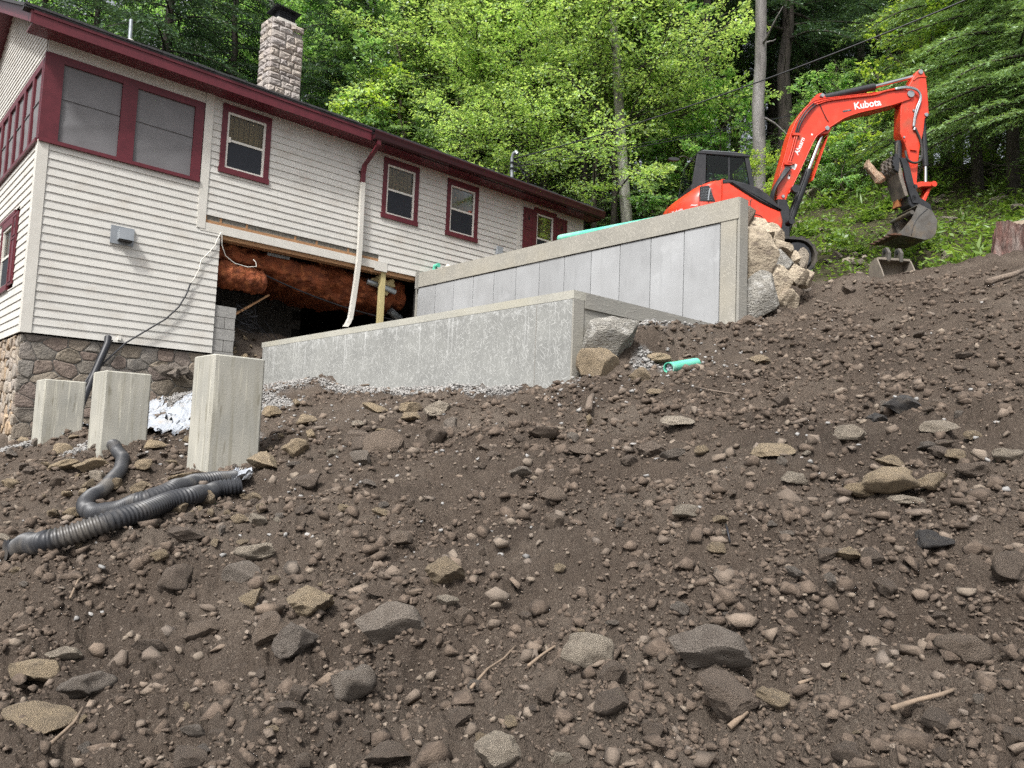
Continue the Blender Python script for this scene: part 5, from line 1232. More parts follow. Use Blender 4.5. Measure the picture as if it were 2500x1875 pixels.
# bucket and thumb
cp_ = plate([(3.66,4.12),(3.84,4.17),(3.96,4.10),(4.15,3.99),(4.21,3.76),(4.10,3.70),(3.75,3.88),(3.68,3.95)], .17, -.17, 'coupler', black, bev=.015)
for c in ((3.76,4.08),(4.01,3.94)): pin(c, .06, .20, -.20, 'pin', black, cp_)
bk = plate([(3.75,3.89),(4.03,3.77),(4.14,3.57),(4.13,3.42),(4.10,3.29),(4.02,3.20),(3.88,3.15),(3.29,3.23),(3.41,3.35),(3.60,3.58)], .40, .37, 'bucket', worn)
sh = [(3.72,3.86),(3.9,3.84),(4.03,3.765),(4.11,3.66),(4.135,3.52),(4.12,3.38),(4.08,3.27),(4.0,3.19),(3.88,3.155),(3.6,3.19),(3.29,3.225)]
shi = [(a-(.025 if 3.8 < a else 0), b+.022) for a, b in sh]
MB().loft([[EX(a, b, .369), EX(a, b, -.369), EX(c, d, -.369), EX(c, d, .369)] for (a, b), (c, d) in zip(sh, shi)]).build('shell', worn, bk, smooth='auto')
plate([(3.75,3.89),(4.03,3.77),(4.14,3.57),(4.13,3.42),(4.10,3.29),(4.02,3.20),(3.88,3.15),(3.29,3.23),(3.41,3.35),(3.60,3.58)], -.37, -.40, 'side_plate', worn, bk)
MB().box((0,0,0), (.16,.84,.03), lambda a, b, c: EX(3.20+a, 3.205+c+.1*(.16-a)*0, b-.42)).build('cutting_edge', rust, bk)
for k in range(5): MB().loft([[EX(s, z, -.36+k*.18+o) for s, z in ((3.28,3.20),(3.28,3.26),(3.10,3.222),(3.10,3.21))] for o in (-.035, .035)]).build('tooth', rust, bk)
path([(3.93,3.80),(3.72,3.62),(3.62,3.42),(3.58,3.22)], .402, .008, 'wear_strip', black, bk)
MB().tube([EX(3.62,3.72,-.37), EX(3.62,3.72,.37)], .045, 10).build('torque_tube', worn, bk, smooth='auto')
tp = [(3.46,4.93),(3.60,4.93),(3.66,4.80),(3.70,4.65),(3.78,4.33),(3.88,4.14),(3.86,3.98),(3.74,3.98),(3.69,4.11),(3.59,4.46),(3.52,4.78)]
th_ = plate(tp, .20, .165, 'thumb', black); plate(tp, -.165, -.20, 'thumb_plate', black, th_)
plate([(3.46,4.90),(3.50,4.78),(3.57,4.46),(3.66,4.15),(3.60,4.12),(3.50,4.40),(3.42,4.72),(3.38,4.90)], .164, -.30, 'thumb_face', mud, th_)
for o in (-.26, -.12, .02, .16):
    P = [(3.46,4.92),(3.40,5.02),(3.34,5.0),(3.37,4.94),(3.31,4.95),(3.33,4.88),(3.29,4.86),(3.33,4.80),(3.30,4.77),(3.36,4.72),(3.34,4.68),(3.44,4.62)]
    plate(P, o+.03, o-.03, 'thumb_tooth', mud if o < .1 else black, th_)
# wood gripped in the thumb
wood_c = M('splintered_wood', (.42,.31,.22), (.27,.18,.12), 6, .9, .8, 30, c3=(.40,.17,.08), s3=3, stretch=(2,2,1), bd=.03)
m = MB(); rings = []
for j in range(9):
    t = j/8; c = EX(3.04+.30*t, 4.96-.42*t, -.36+.10*t); rr_ = (.07+.05*t) if j not in (0, 8) else .06
    rings.append([c+(EN*math.cos(a)+(EH*.8+np.array([0,0,.5]))*math.sin(a))*rr_*(1+.5*nz(math.cos(a)*2+7, math.sin(a)*2+t*2, 2))+np.array([0,0,(.16*nz(a, 3, 2) if j == 0 else 0)]) for a in np.arange(14)*math.pi/7])
tag(m.loft(rings).build('splintered_log', wood_c, smooth='auto'), 'splintered chunk of wood gripped behind the excavator thumb', 'wood')
o = plate([(3.58,3.98),(3.60,4.2),(3.68,4.24),(3.70,4.0)], -.10, -.28, 'wood_block', M('orange_wood', (.40,.16,.06), (.26,.10,.04), 9, .8)); o.parent = None; o.location = tuple(EX(0, 2.12)); tag(o, 'orange wooden block jammed between thumb and coupler', 'wood')
# decals
def lettering(txt, o, xd, yd, width, name, mat, parent, bold=.0, shear=0, depth=.0015):
    cu = bpy.data.curves.new('t', 'FONT'); cu.body = txt; cu.offset = bold; cu.shear = shear; cu.resolution_u = 3
    ob = bpy.data.objects.new('t', cu); COL.objects.link(ob); bpy.context.view_layer.update()
    me = bpy.data.meshes.new_from_object(ob.evaluated_get(bpy.context.evaluated_depsgraph_get())); bpy.data.objects.remove(ob); bpy.data.curves.remove(cu)
    V = np.array([v.co[:] for v in me.vertices]); F = [tuple(p.vertices) for p in me.polygons]; bpy.data.meshes.remove(me)
    k = width/(V[:, 0].max()-V[:, 0].min()); V = (V-V.min(0))*k
    xd = np.array(xd)/np.linalg.norm(xd); yd = np.array(yd)/np.linalg.norm(yd); nn = np.cross(xd, yd)
    W = o+V[:, :1]*xd+V[:, 1:2]*yd+nn*depth
    return MB().add(W, F).build(name, mat, parent, fix=False)
dirv = lambda a: EH*math.cos(a)+np.array([0, 0, math.sin(a)])
lettering('Kubota', EX(2.50, 5.905, .162), dirv(.235), dirv(.235+math.pi/2), .60, 'brand_lettering', decal, bm_, .028, .08)
lettering('Ahearn', EX(1.285, 4.83, .162), dirv(1.20), dirv(1.20+math.pi/2), .40, 'hire_lettering', decal, bm_, .02, .15)
plate([(2.24,5.83),(2.43,5.875),(2.425,5.905),(2.235,5.86)], .1625, .16, 'model_badge', black, bm_)
lettering('KX080', EX(2.255,5.84,.163), dirv(.23), dirv(.23+math.pi/2), .15, 'badge_lettering', steel_grey, bm_)
plate([(1.10,4.56),(1.15,4.68),(1.27,4.635),(1.22,4.52)], .1625, .16, 'notice_sticker', decal, bm_)
plate([(1.06,4.33),(1.085,4.42),(1.13,4.405),(1.105,4.315)], .1625, .16, 'warning_sticker', decal, bm_); plate([(1.078,4.375),(1.09,4.418),(1.128,4.403),(1.115,4.362)], .1635, .163, 'warning_panel', black, bm_)
plate([(1.555,5.29),(1.565,5.325),(1.60,5.315),(1.59,5.28)], .1625, .16, 'small_sticker', decal, bm_)
a = EX(-1.435, 3.27, .50); b = EX(-1.22, 3.27, .93); d = b-a
lettering('Kubota', a+EN*.03-EH*.012, d+np.array([0,0,.03]), np.array([0,0,1.])-EH*.05, .30, 'brand_lettering', decal, ex, .025, .05)
a2 = EX(-1.235, 3.36, .90); lettering('Ahearn', EX(-1.205, 3.345, .955), EX(-1.06,3.35,1.0)-EX(-1.205,3.345,.955), np.array([0,0,1.]), .13, 'hire_lettering', decal, ex, .02)
MB().box((0,0,0), (.02,.12,.05), lambda a, b, c: EX(-1.475+a*0-.0*a, 3.5+c, .2+b)-EH*.0).build('tail_lamp', trim_red, ex)
# spare bucket standing on the ground
bo = np.array(at(2181, 662, 15.4)); bo[2] = g1(bo[0], bo[1])-.03
rx = np.array([.80,-.60,0]); fx_ = np.array([-.60,-.80,0.])
BK = lambda a, z, f_: bo+rx*a+fx_*f_+np.array([0,0,z])
tanst = M('dusty_steel', (.22,.19,.155), (.15,.13,.11), 5, .8, .4, 40)
sb = thing('excavator_bucket', 'empty dusty excavator bucket standing on the ground behind the dirt crest', 'bucket', tuple(bo))
prof = [(.30,.0),(.06,.0),(-.16,.05),(-.26,.18),(-.27,.33),(-.20,.46),(-.10,.50)]
for sg in (-1, 1):
    P = prof+[(.02,.50),(.18,.24)]
    MB().loft([[BK(sg*.36, z, f_) for f_, z in P], [BK(sg*.335, z, f_) for f_, z in P]]).build('side_plate', tanst, sb)
MB().loft([[BK(-.334, z, f_), BK(.334, z, f_), BK(.334, z+.012, f_+.02), BK(-.334, z+.012, f_+.02)] for f_, z in prof]).build('shell', tanst, sb, smooth='auto')
MB().box((-.335,-.12,.485), (.335,.03,.53), lambda a, f_, z: BK(a, z, f_)).build('top_plate', tanst, sb)
for a in (-.13, .13): MB().loft([[BK(a+q, z, f_) for f_, z in ((-.14,.53),(.02,.53),(.06,.45),(.09,.62),(.0,.74),(-.12,.74))] for q in (-.03, .03)]).build('lug', worn, sb)
for a in (-.13, .13): MB().tube([BK(a-.05,.66,-.03), BK(a+.05,.66,-.03)], .045, 12).build('bushing', black, sb, smooth='auto')
# overhead service lines
def catenary(a, b, d, r, label, n=40):
    tag(MB().tube(sag(a, b, d, n), r, 5).build('service_line', black_plastic, smooth=True), label, 'cable', 'service lines from the roof mast')
catenary((10.66,.93,6.02), at(2450,-40,15), .25, .016, 'thick twisted service line crossing from the roof mast to the top right')
catenary((10.66,.93,5.8), at(2110,238,23), .15, .009, 'thin line passing low behind the grey dead trunk')
catenary((10.70,.93,5.9), at(2500,150,22), .2, .006, 'thinnest line running to the right behind the machine arm')
# ------------------------------------------------------------------ trees and plants
def leaf_mat(name, c1, c2, c3, trans=.55, rnd=.28, sc=.5, gloss=.06):
    m, n, b = nmat(name); n.nodes.remove(b)
    ge = nd(n, 'ShaderNodeNewGeometry')
    col = ramp(n, ge.outputs['Random Per Island'], [(0, c1), (.5, c2), (1, c3)])
    big = ramp(n, noise(n, ge.outputs['Position'], sc, 3), [(.3, .72), (.7, 1.25)])
    col = mixc(n, 1, col, big, 'MULTIPLY')
    d = nd(n, 'ShaderNodeBsdfDiffuse'); t = nd(n, 'ShaderNodeBsdfTranslucent'); g = nd(n, 'ShaderNodeBsdfGlossy'); g.inputs['Roughness'].default_value = .45; g.inputs[0].default_value = (.8, .85, .8, 1)
    n.links.new(col, d.inputs[0]); n.links.new(mixc(n, 1, col, (1.5, 1.45, .75), 'MULTIPLY'), t.inputs[0])
    x = nd(n, 'ShaderNodeMixShader'); x.inputs[0].default_value = trans; n.links.new(d.outputs[0], x.inputs[1]); n.links.new(t.outputs[0], x.inputs[2])
    y = nd(n, 'ShaderNodeMixShader'); y.inputs[0].default_value = gloss; n.links.new(x.outputs[0], y.inputs[1]); n.links.new(g.outputs[0], y.inputs[2])
    n.links.new(y.outputs[0], n.nodes['Material Output'].inputs[0]); return m
lf_birch = leaf_mat('birch_leaves', (.25,.40,.15), (.36,.51,.20), (.48,.61,.27))
lf_maple = leaf_mat('maple_leaves', (.19,.36,.16), (.27,.45,.20), (.36,.53,.25))
lf_yellow = leaf_mat('yellow_leaves', (.26,.42,.08), (.36,.50,.10), (.45,.56,.15))
lf_hem = leaf_mat('hemlock_needles', (.034,.070,.044), (.052,.10,.056), (.085,.15,.075), .25)
lf_heml = leaf_mat('young_hemlock_needles', (.14,.24,.10), (.20,.32,.13), (.27,.40,.16), .3)
lf_dark = leaf_mat('shaded_leaves', (.10,.20,.08), (.15,.26,.10), (.21,.33,.13), .35)
lf_weed = leaf_mat('weed_leaves', (.11,.20,.04), (.16,.265,.055), (.23,.33,.09), .45, sc=1.3)
def bark(name, c1, c2, c3=None, sc=3): return M(name, c1, c2, sc, .95, 1., 14, c3=c3, s3=1.3, stretch=(3,3,.5), bd=.03)
bk_dark = bark('dark_bark', (.060,.050,.043), (.030,.026,.023)); bk_grey = bark('grey_bark', (.20,.188,.178), (.115,.108,.103), (.25,.24,.235))
bk_birch = bark('pale_bark', (.33,.32,.29), (.16,.15,.135), (.40,.41,.37)); bk_brown = bark('brown_bark', (.13,.105,.085), (.07,.056,.047))
def leaves(P, D, L, W, N=None, seed=0, droop=.35):
    """leaf quads at P along D; numpy arrays"""
    g = np.random.default_rng(seed); n = len(P)
    D = D+np.array([0, 0, -droop])+g.normal(0, .35, (n, 3)); D /= np.linalg.norm(D, axis=1)[:, None]
    U = g.normal(0, .45, (n, 3))+np.array([0, 0, 1.]); S = np.cross(D, U); S /= np.linalg.norm(S, axis=1)[:, None]; U = np.cross(S, D)
    l = (L*g.uniform(.65, 1.3, n))[:, None]; w = (W*g.uniform(.7, 1.25, n))[:, None]
    V = np.stack([P, P+D*l*.45+S*w*.5-U*w*.12, P+D*l, P+D*l*.45-S*w*.5-U*w*.12], 1).reshape(-1, 3)
    return V, np.arange(4*n).reshape(n, 4)
def limb(p, d, ln, r, g, up=.15, wob=.18, seg=6):
    P = [p]; d = d/np.linalg.norm(d)
    for i in range(seg):
        d = d+g.normal(0, wob, 3)+np.array([0, 0, up/seg]); d /= np.linalg.norm(d); P.append(P[-1]+d*ln/seg)
    return np.array(P)
def broadleaf(seed, H, base, rad, trunk_r, nlimb, nleaf, L, W, lean=(0, 0), stems=1, flat=.35, per=9):
    g = np.random.default_rng(seed); tr = MB(); tips = []; dirs = []; wts = []
    for s in range(stems):
        off = g.normal(0, .25, 2)*(s > 0); ln = np.array([lean[0], lean[1]])+g.normal(0, .05, 2)*(s > 0)
        T_ = [np.array([off[0], off[1], -.4])]
        for i in range(1, 13): T_.append(np.array([off[0]+ln[0]*H*i/12+g.normal(0, .05)*i**.5, off[1]+ln[1]*H*i/12+g.normal(0, .05)*i**.5, H*i/12-.4*(1-i/12)]))
        rr_ = [trunk_r*(1.25 if i == 0 else 1)*(1-.88*i/12)+.01 for i in range(13)]; tr.tube(T_, rr_, 9); T_ = np.array(T_)
        for k in range(nlimb//stems):
            f = base+(1-base)*(k+.5)/(nlimb//stems); p = np.array([np.interp(f*12, range(13), T_[:, c]) for c in range(3)])
            an = k*2.4+seed; ln_ = rad*(.55+.6*math.sin(min(1, (1-f)*1.6+.15)*math.pi*.62))*g.uniform(.75, 1.2); el = .25+.7*f*g.uniform(.6, 1.2)
            d = np.array([math.cos(an)*math.cos(el), math.sin(an)*math.cos(el), math.sin(el)])
            Pl = limb(p, d, ln_, 0, g); tr.tube(Pl, [trunk_r*.30*(1-f*.6)*(1-.85*i/6)+.006 for i in range(7)], 5, False)
            for j in range(per):
                t = .25+.75*(j+g.random())/per; q = np.array([np.interp(t*6, range(7), Pl[:, c]) for c in range(3)])
                d2 = (Pl[-1]-Pl[0])/ln_+g.normal(0, .75, 3)*np.array([1, 1, .45]); l2 = ln_*(.18+.30*(1-t))*g.uniform(.7, 1.3)
                P2 = limb(q, d2, l2, 0, g, -.05, .2, 4); tr.tube(P2, [.012, .010, .008, .006, .003], 3, False)
                tips.append(P2); dirs.append(d2/np.linalg.norm(d2)); wts.append(l2)
    wts = np.array(wts); idx = g.choice(len(tips), nleaf, p=wts/wts.sum()); A = np.array(tips); t = g.random(nleaf)**.7*4; i0 = np.minimum(3, t.astype(int)); fr = (t-i0)[:, None]
    P = A[idx, i0]*(1-fr)+A[idx, i0+1]*fr
    dr = np.array(dirs)[idx]; lat = np.stack([-dr[:, 1], dr[:, 0], np.zeros(nleaf)], 1); lat /= (np.linalg.norm(lat, axis=1)[:, None]+1e-6)
    o_ = g.normal(0, 1, nleaf)*wts[idx]*.30*(1.15-t/4.5); P = P+lat*o_[:, None]+g.normal(0, .035, (nleaf, 3))+np.array([0, 0, -.22])*np.abs(o_)[:, None]
    D = dr*.6+lat*np.sign(o_)[:, None]*.8+g.normal(0, .3, (nleaf, 3))
    return tr, leaves(P, D, L, W, None, seed)
def hemlock(seed, H, base, rad, trunk_r, nbr, dens, L=.12, W=.030, dead=10, top=.25):
    g = np.random.default_rng(seed); tr = MB()
    T_ = [np.array([g.normal(0, .02)*i, g.normal(0, .02)*i, H*i/12-.4*(1-i/12)]) for i in range(13)]
    tr.tube(T_, [trunk_r*(1.3 if i == 0 else 1)*(1-.9*i/12)+.01 for i in range(13)], 9); T_ = np.array(T_)
    at_ = lambda f: np.array([np.interp(f*12, range(13), T_[:, c]) for c in range(3)])
    for k in range(dead):
        f = g.uniform(.04, base+.1); an = g.uniform(0, 6.3); p = at_(f); d = np.array([math.cos(an), math.sin(an), g.uniform(-.25, .25)])
        tr.tube(limb(p, d, g.uniform(.4, 1.7), 0, g, 0, .15, 4), [.020, .016, .012, .008, .003], 4, False)
    PP, DD = [], []
    for k in range(nbr):
        f = base+(1-base)*((k+g.random())/nbr)**.9; p = at_(f); an = k*2.399+g.normal(0, .3)
        ln = rad*((1-f)/(1-base))**.75*g.uniform(.65, 1.15)+.25; el = g.uniform(-.12, .25)+.5*max(0, f-.8)
        d = np.array([math.cos(an), math.sin(an), math.sin(el)]); B = [p]; d0 = d.copy()
        for i in range(8): d0 = d0+np.array([g.normal(0, .05), g.normal(0, .05), -.075]); B.append(B[-1]+d0/np.linalg.norm(d0)*ln/8)
        B = np.array(B); tr.tube(B, [.030*ln/2*(1-.9*i/8)+.004 for i in range(9)], 4, False)
        nb = max(4, int(ln*11)); hd = np.array([math.cos(an), math.sin(an), 0]); sd_ = np.array([-hd[1], hd[0], 0])
        for j in range(nb):
            t = .12+.88*(j+g.random())/nb; q = np.array([np.interp(t*8, range(9), B[:, c]) for c in range(3)]); sg = 1 if j % 2 else -1
            l2 = ln*.36*(1-.72*t)*g.uniform(.7, 1.3)+.10; d2 = hd*.75+sd_*sg*.8+np.array([0, 0, -.12+g.normal(0, .08)]); d2 /= np.linalg.norm(d2)
            m_ = max(2, int(l2*dens)); tt = (np.arange(m_)+g.random(m_))/m_
            Q = q+d2*(tt*l2)[:, None]+np.array([0, 0, -.22])*(tt**2*l2)[:, None]
            s3 = np.where(np.arange(m_) % 2, 1., -1.)[:, None]; d3 = d2*.8+np.cross(d2, [0, 0, 1.])*s3*.75
            PP.append(Q+g.normal(0, .012, Q.shape)); DD.append(d3)
    P = np.concatenate(PP); D = np.concatenate(DD)
    return tr, leaves(P, D, L, W, None, seed, .28)
PROTO = {}
def proto(key, gen, lmat, bmat):
    tr, (V, F) = gen
    root = bpy.data.objects.new('tree', None)
    me = bpy.data.meshes.new('trunk'); me.from_pydata(tr.v, [], tr.f)
    for p in me.polygons: p.use_smooth = True
    me.materials.append(bmat)
    ml = np_mesh('crown', V, F); ml.materials.append(lmat)
    PROTO[key] = (me, ml)
proto('birch', broadleaf(1, 13, .14, 3.9, .085, 54, 44000, .115, .065, (.02, .0), 3, .35, 10), lf_birch, bk_dark)
proto('maple', broadleaf(2, 14, .18, 3.6, .16, 38, 26000, .15, .11, (.0, .02), 1, .3), lf_maple, bk_grey)
proto('maple_b', broadleaf(3, 13, .12, 3.3, .12, 34, 22000, .16, .11, (.03, -.01), 1, .3), lf_dark, bk_brown)
proto('sapling', broadleaf(4, 4.2, .2, 1.6, .03, 18, 3600, .15, .11, (.05, .0), 1, .25, 7), lf_maple, bk_brown)
proto('yellow', broadleaf(5, 4.2, .2, 1.6, .03, 18, 3800, .11, .075, (.0, .05), 1, .25, 7), lf_yellow, bk_brown)
proto('hem_a', hemlock(11, 16, .08, 3.6, .22, 150, 34, .14, .040), lf_hem, bk_dark)
proto('hem_b', hemlock(12, 18, .30, 3.6, .26, 90, 32, .13, .036, dead=26), lf_hem, bk_dark)
proto('hem_c', hemlock(13, 20, .42, 3.3, .19, 62, 28, dead=34), lf_hem, bk_dark)
proto('hem_y', hemlock(14, 8.5, .03, 2.5, .09, 80, 40, .10, .028, 2), lf_heml, bk_brown)
proto('hem_r', hemlock(15, 13, .16, 3.7, .15, 92, 34, .115, .030, 16), lf_heml, bk_dark)
KIND = {'birch':('birch_tree','tree'),'maple':('maple_tree','tree'),'maple_b':('maple_tree','tree'),'sapling':('maple_sapling','sapling'),'yellow':('yellow_sapling','sapling'),
        'hem_a':('hemlock_tree','tree'),'hem_b':('hemlock_tree','tree'),'hem_c':('hemlock_tree','tree'),'hem_y':('young_hemlock','tree'),'hem_r':('hemlock_tree','tree')}
def tree(key, px, t, label, scale=1., group=None, dz=0., rot=None, py=500, z=None):
    p = at(px, py, t); zb = float(zbase(np.array([p[0]]), np.array([p[1]]))[0])-.1 if z is None else z
    nm, cat = KIND[key]; r = bpy.data.objects.new(nm, None); COL.objects.link(r); r.location = (p[0], p[1], zb+dz); r.scale = (scale,)*3; r.rotation_euler = (0, 0, random.uniform(0, 6.28) if rot is None else rot)
    tag(r, label, cat, group)
    for n_, me in zip(('trunk', 'crown'), PROTO[key]):
        o = bpy.data.objects.new(n_, me); COL.objects.link(o); o.parent = r
    return r
GB = 'trees of the wooded hill'
MARKS = [(90,'over the gable corner'),(250,'over the porch end of the roof'),(420,'over the first window'),(560,'left of the chimney'),(690,'straight behind the chimney'),(780,'just right of the chimney'),(900,'over the downspout'),(1010,'over the second house window'),(1160,'over the third house window'),(1260,'near the roof mast'),(1370,'near the leaning dark stem'),(1480,'behind the pale trunk'),(1580,'between the pale trunk and the cab'),(1680,'behind the cab left side'),(1780,'behind the cab right side'),(1870,'behind the grey dead trunk'),(1950,'left of the boom bend'),(2020,'behind the boom bend'),(2090,'under the boom lettering'),(2170,'behind the boom tip'),(2240,'behind the machine arm'),(2320,'right of the machine arm'),(2410,'above the stump'),(2600,'at the right edge')]
def mark(px): return next((w_ for lim, w_ in MARKS if px < lim), MARKS[-1][1])
def far(t, a, b): return 'nearer' if t < a else ('farther' if t > b else 'middle')
for key, px, t, lb, sc in (
  ('hem_a', 372, 24, 'big dark hemlock rising behind the roof left of the chimney', 1.15), ('hem_a', 190, 27, 'dark hemlock behind the left end of the roof', 1.1), ('hem_a', 545, 28, 'dark hemlock close behind the chimney on its left', 1.0),
  ('hem_a', 60, 30, 'dark hemlock at the top left corner above the gable', 1.2), ('maple', 655, 33, 'grey stemmed tree with bare branches seen left of the chimney cap', 1.0), ('hem_a', 805, 30, 'dark hemlock standing right behind the chimney', .92),
  ('hem_y', 960, 28.5, 'soft green young hemlock behind the roof right of the chimney', 1.15), ('hem_y', 1105, 28.5, 'soft green young hemlock behind the middle of the roof', 1.05), ('maple', 900, 31, 'light green maple above the young hemlocks', 1.0),
  ('yellow', 905, 29, 'yellow green sapling lit above the young hemlocks', 1.5), ('birch', 1225, 27, 'bright leafy birch with a leaning dark stem beyond the roof end', 1.2), ('birch', 1430, 24.5, 'tallest bright leafy birch in the middle of the picture', 1.15), ('birch', 1335, 28, 'bright leafy birch between the leaning dark stem and the pale trunk', 1.2), ('birch', 1150, 30, 'bright leafy birch farther back over the roof', 1.25),
  ('birch', 1085, 31, 'bright leafy birch behind the middle of the roof', 1.05), ('birch', 1500, 23, 'bright leafy birch nearest to the machine cab', .95), ('birch', 1330, 24.6, 'bright leafy birch just beyond the roof end', .9), ('maple', 1575, 27, 'green maple at the edge between birch leaves and dark hemlocks', .95), ('hem_y', 1570, 24, 'young hemlock between the birch and the machine cab', .75),
  ('hem_c', 1660, 25, 'slim dark hemlock left of the grey dead trunk', 1.0), ('hem_c', 1715, 24, 'slim hemlock stem close left of the machine cab top', .9), ('hem_b', 1915, 26, 'thick dark hemlock trunk just right of the grey dead trunk', 1.0),
  ('hem_b', 2205, 27, 'hemlock trunk seen behind the machine arm', .95), ('hem_r', 2385, 21, 'green hemlock with drooping boughs above the stump', 1.0), ('hem_r', 2475, 20, 'rightmost hemlock with drooping boughs cut by the picture edge', 1.05), ('hem_r', 2560, 18.5, 'hemlock beyond the right edge whose boughs reach in', 1.0), ('hem_r', 2310, 24, 'hemlock with drooping boughs right of the machine arm', 1.0),
  ('yellow', 1838, 19.5, 'small yellow green sapling in front of the grey dead trunk', .62), ('sapling', 1745, 23, 'maple sapling with broad leaves behind the machine cab', .95), ('sapling', 1600, 24, 'maple sapling left of the machine cab', .8), ('sapling', 2120, 26, 'maple sapling under the machine boom', .85), ('yellow', 2245, 22.5, 'bright sapling right of the machine arm top', 1.35), ('sapling', 2000, 25, 'broad leaved sapling left of the boom bend', .8), ('sapling', 1960, 24, 'low maple sapling behind the lower boom', .6), ('sapling', 2060, 23, 'low leafy sapling behind the boom cylinder', .5)):
    tree(key, px, t, lb, sc)
for px, t, key, sc in ((1790,33,'hem_c',1.1),(1850,38,'hem_b',1.1),(1985,30,'hem_c',1.0),(2045,34,'hem_b',1.05),(2100,29,'hem_c',.95),(2155,36,'hem_c',1.1),(2265,32,'hem_b',1.0),(2340,35,'hem_c',1.1),(2420,31,'hem_b',1.0),(2500,33,'hem_b',1.05),(1960,42,'hem_b',1.1),(2080,44,'hem_b',1.15),(2225,45,'hem_b',1.15),(2400,44,'hem_b',1.1),(2540,28,'hem_b',1.),(1630,32,'hem_b',1.0),(1700,42,'hem_b',1.1),(1590,38,'hem_b',1.1),(1760,28,'hem_c',.95),(1880,31,'hem_b',1.0),(2140,32,'hem_b',.95),(2030,40,'hem_c',1.05),(2310,40,'hem_b',1.05),(1930,36,'hem_c',1.05)):
    tree(key, px, t, f'{far(t, 32.5, 37.5)} slender dark hemlock trunk of the shaded wood, {mark(px)}', sc, GB)
for px, t, key, sc in ((130,38,'maple',1.1),(300,40,'maple',1.15),(450,38,'maple',1.1),(600,42,'maple_b',1.1),(740,40,'maple',1.1),(850,42,'maple_b',1.15),(990,38,'maple',1.05),(1130,36,'maple_b',1.1),(1290,34,'maple_b',1.05),(1420,32,'maple_b',1.05),(1510,40,'maple_b',1.15),(1200,45,'maple',1.2),(1370,46,'maple',1.2),(20,42,'maple',1.1),(1010,30,'maple_b',.9),(-60,34,'hem_a',1.1),(700,34,'maple',.95)):
    tree(key, px, t, f'{far(t, 35, 41)} leafy green tree of the wood, {mark(px)}', sc, GB)
for px, t, key, sc in ((1800,24,'hem_y',.45),(2040,25,'hem_y',.5),(2170,25,'hem_y',.5),(1945,28,'hem_y',.6),(2270,26,'hem_y',.5),(1660,27,'hem_y',.6),(1480,25,'hem_y',.55),(1400,26,'hem_y',.6)):
    tree(key, px, t, f'low young hemlock in the undergrowth, {mark(px)}', sc, GB)
# bare trunks
def bare(px0, px1, t, r, label, mat, snags=8, name='dead_tree', top=14, seed=0, tp=.45):
    a = at(px1[0], px1[1], t); b = at(px0[0], px0[1], t*1.0); zb = float(zbase(np.array([a[0]]), np.array([a[1]]))[0]); d = (b-a)/(b[2]-a[2]); base = a+d*(zb-.3-a[2]); g = np.random.default_rng(seed)
    rt = thing(name, label, 'tree', tuple(base)); P = [base+d*(zb+top-base[2])*i/14+np.array([g.normal(0, .015), g.normal(0, .015), 0]) for i in range(15)]
    MB().tube(P, [r*(1.15 if i == 0 else 1)*(1-tp*i/14) for i in range(15)], 14).build('trunk', mat, rt, smooth=True)
    m = MB()
    for k in range(snags):
        z = g.uniform(.25, .95)*14; p = np.array([np.interp(z, range(15), np.array(P)[:, c]) for c in range(3)]); an = g.uniform(0, 6.3); ln = g.choice((.25, .3, .4, 1.2, 1.8))
        m.tube(limb(p, np.array([math.cos(an), math.sin(an), .25]), ln, 0, g, -.3*(ln > 1), .22, 5), [.035*(1-.8*i/5)+.004 for i in range(6)], 5)
    m.build('broken_branch', mat, rt, smooth=True); return rt
bare((1858,0), (1853,455), 21, .185, 'tall grey dead trunk with broken branch stubs behind the cab', bk_grey, 14, seed=3)
bare((1500,60), (1530,540), 23.0, .185, 'pale lichen covered trunk right of the roof end', bk_birch, 3, 'birch_tree', seed=4, tp=.8)
bare((1447,0), (1462,500), 26, .105, 'thin dark and pale stem beside the lichen covered trunk', bk_birch, 5, 'birch_tree', seed=5)
bare((1200,60), (1348,450), 30, .16, 'dark leaning trunk rising from behind the roof end', bk_dark, 6, 'leaning_tree', 12, seed=6)
bare((660,-20), (700,200), 31, .17, 'pale trunk with bare branches left of the chimney cap', bk_birch, 12, 'birch_tree', seed=8)
for a, b, r, lb in (((1480,505),(1600,478),.11,'fallen log lying on the bank beyond the roof end'),((2085,392),(2180,352),.10,'fallen log on the bank behind the machine thumb'),((1960,420),(1880,430),.09,'fallen log behind the lower boom')):
    P = []
    for q in (a, b):
        rr_ = ray(*q); ts = np.arange(16, 40, .1); Q = CAM+ts[:, None]*rr_; k = int(np.argmax(Q[:, 2]-zbase(Q[:, 0], Q[:, 1]) < .1)) or 100; P.append(Q[k]+np.array([0,0,.1]))
    tag(MB().tube([P[0], (P[0]+P[1])/2+np.array([0,0,.06]), P[1]], [r, r*.9, r*.7], 10).build('fallen_log', bk_brown, smooth=True), lb, 'log')
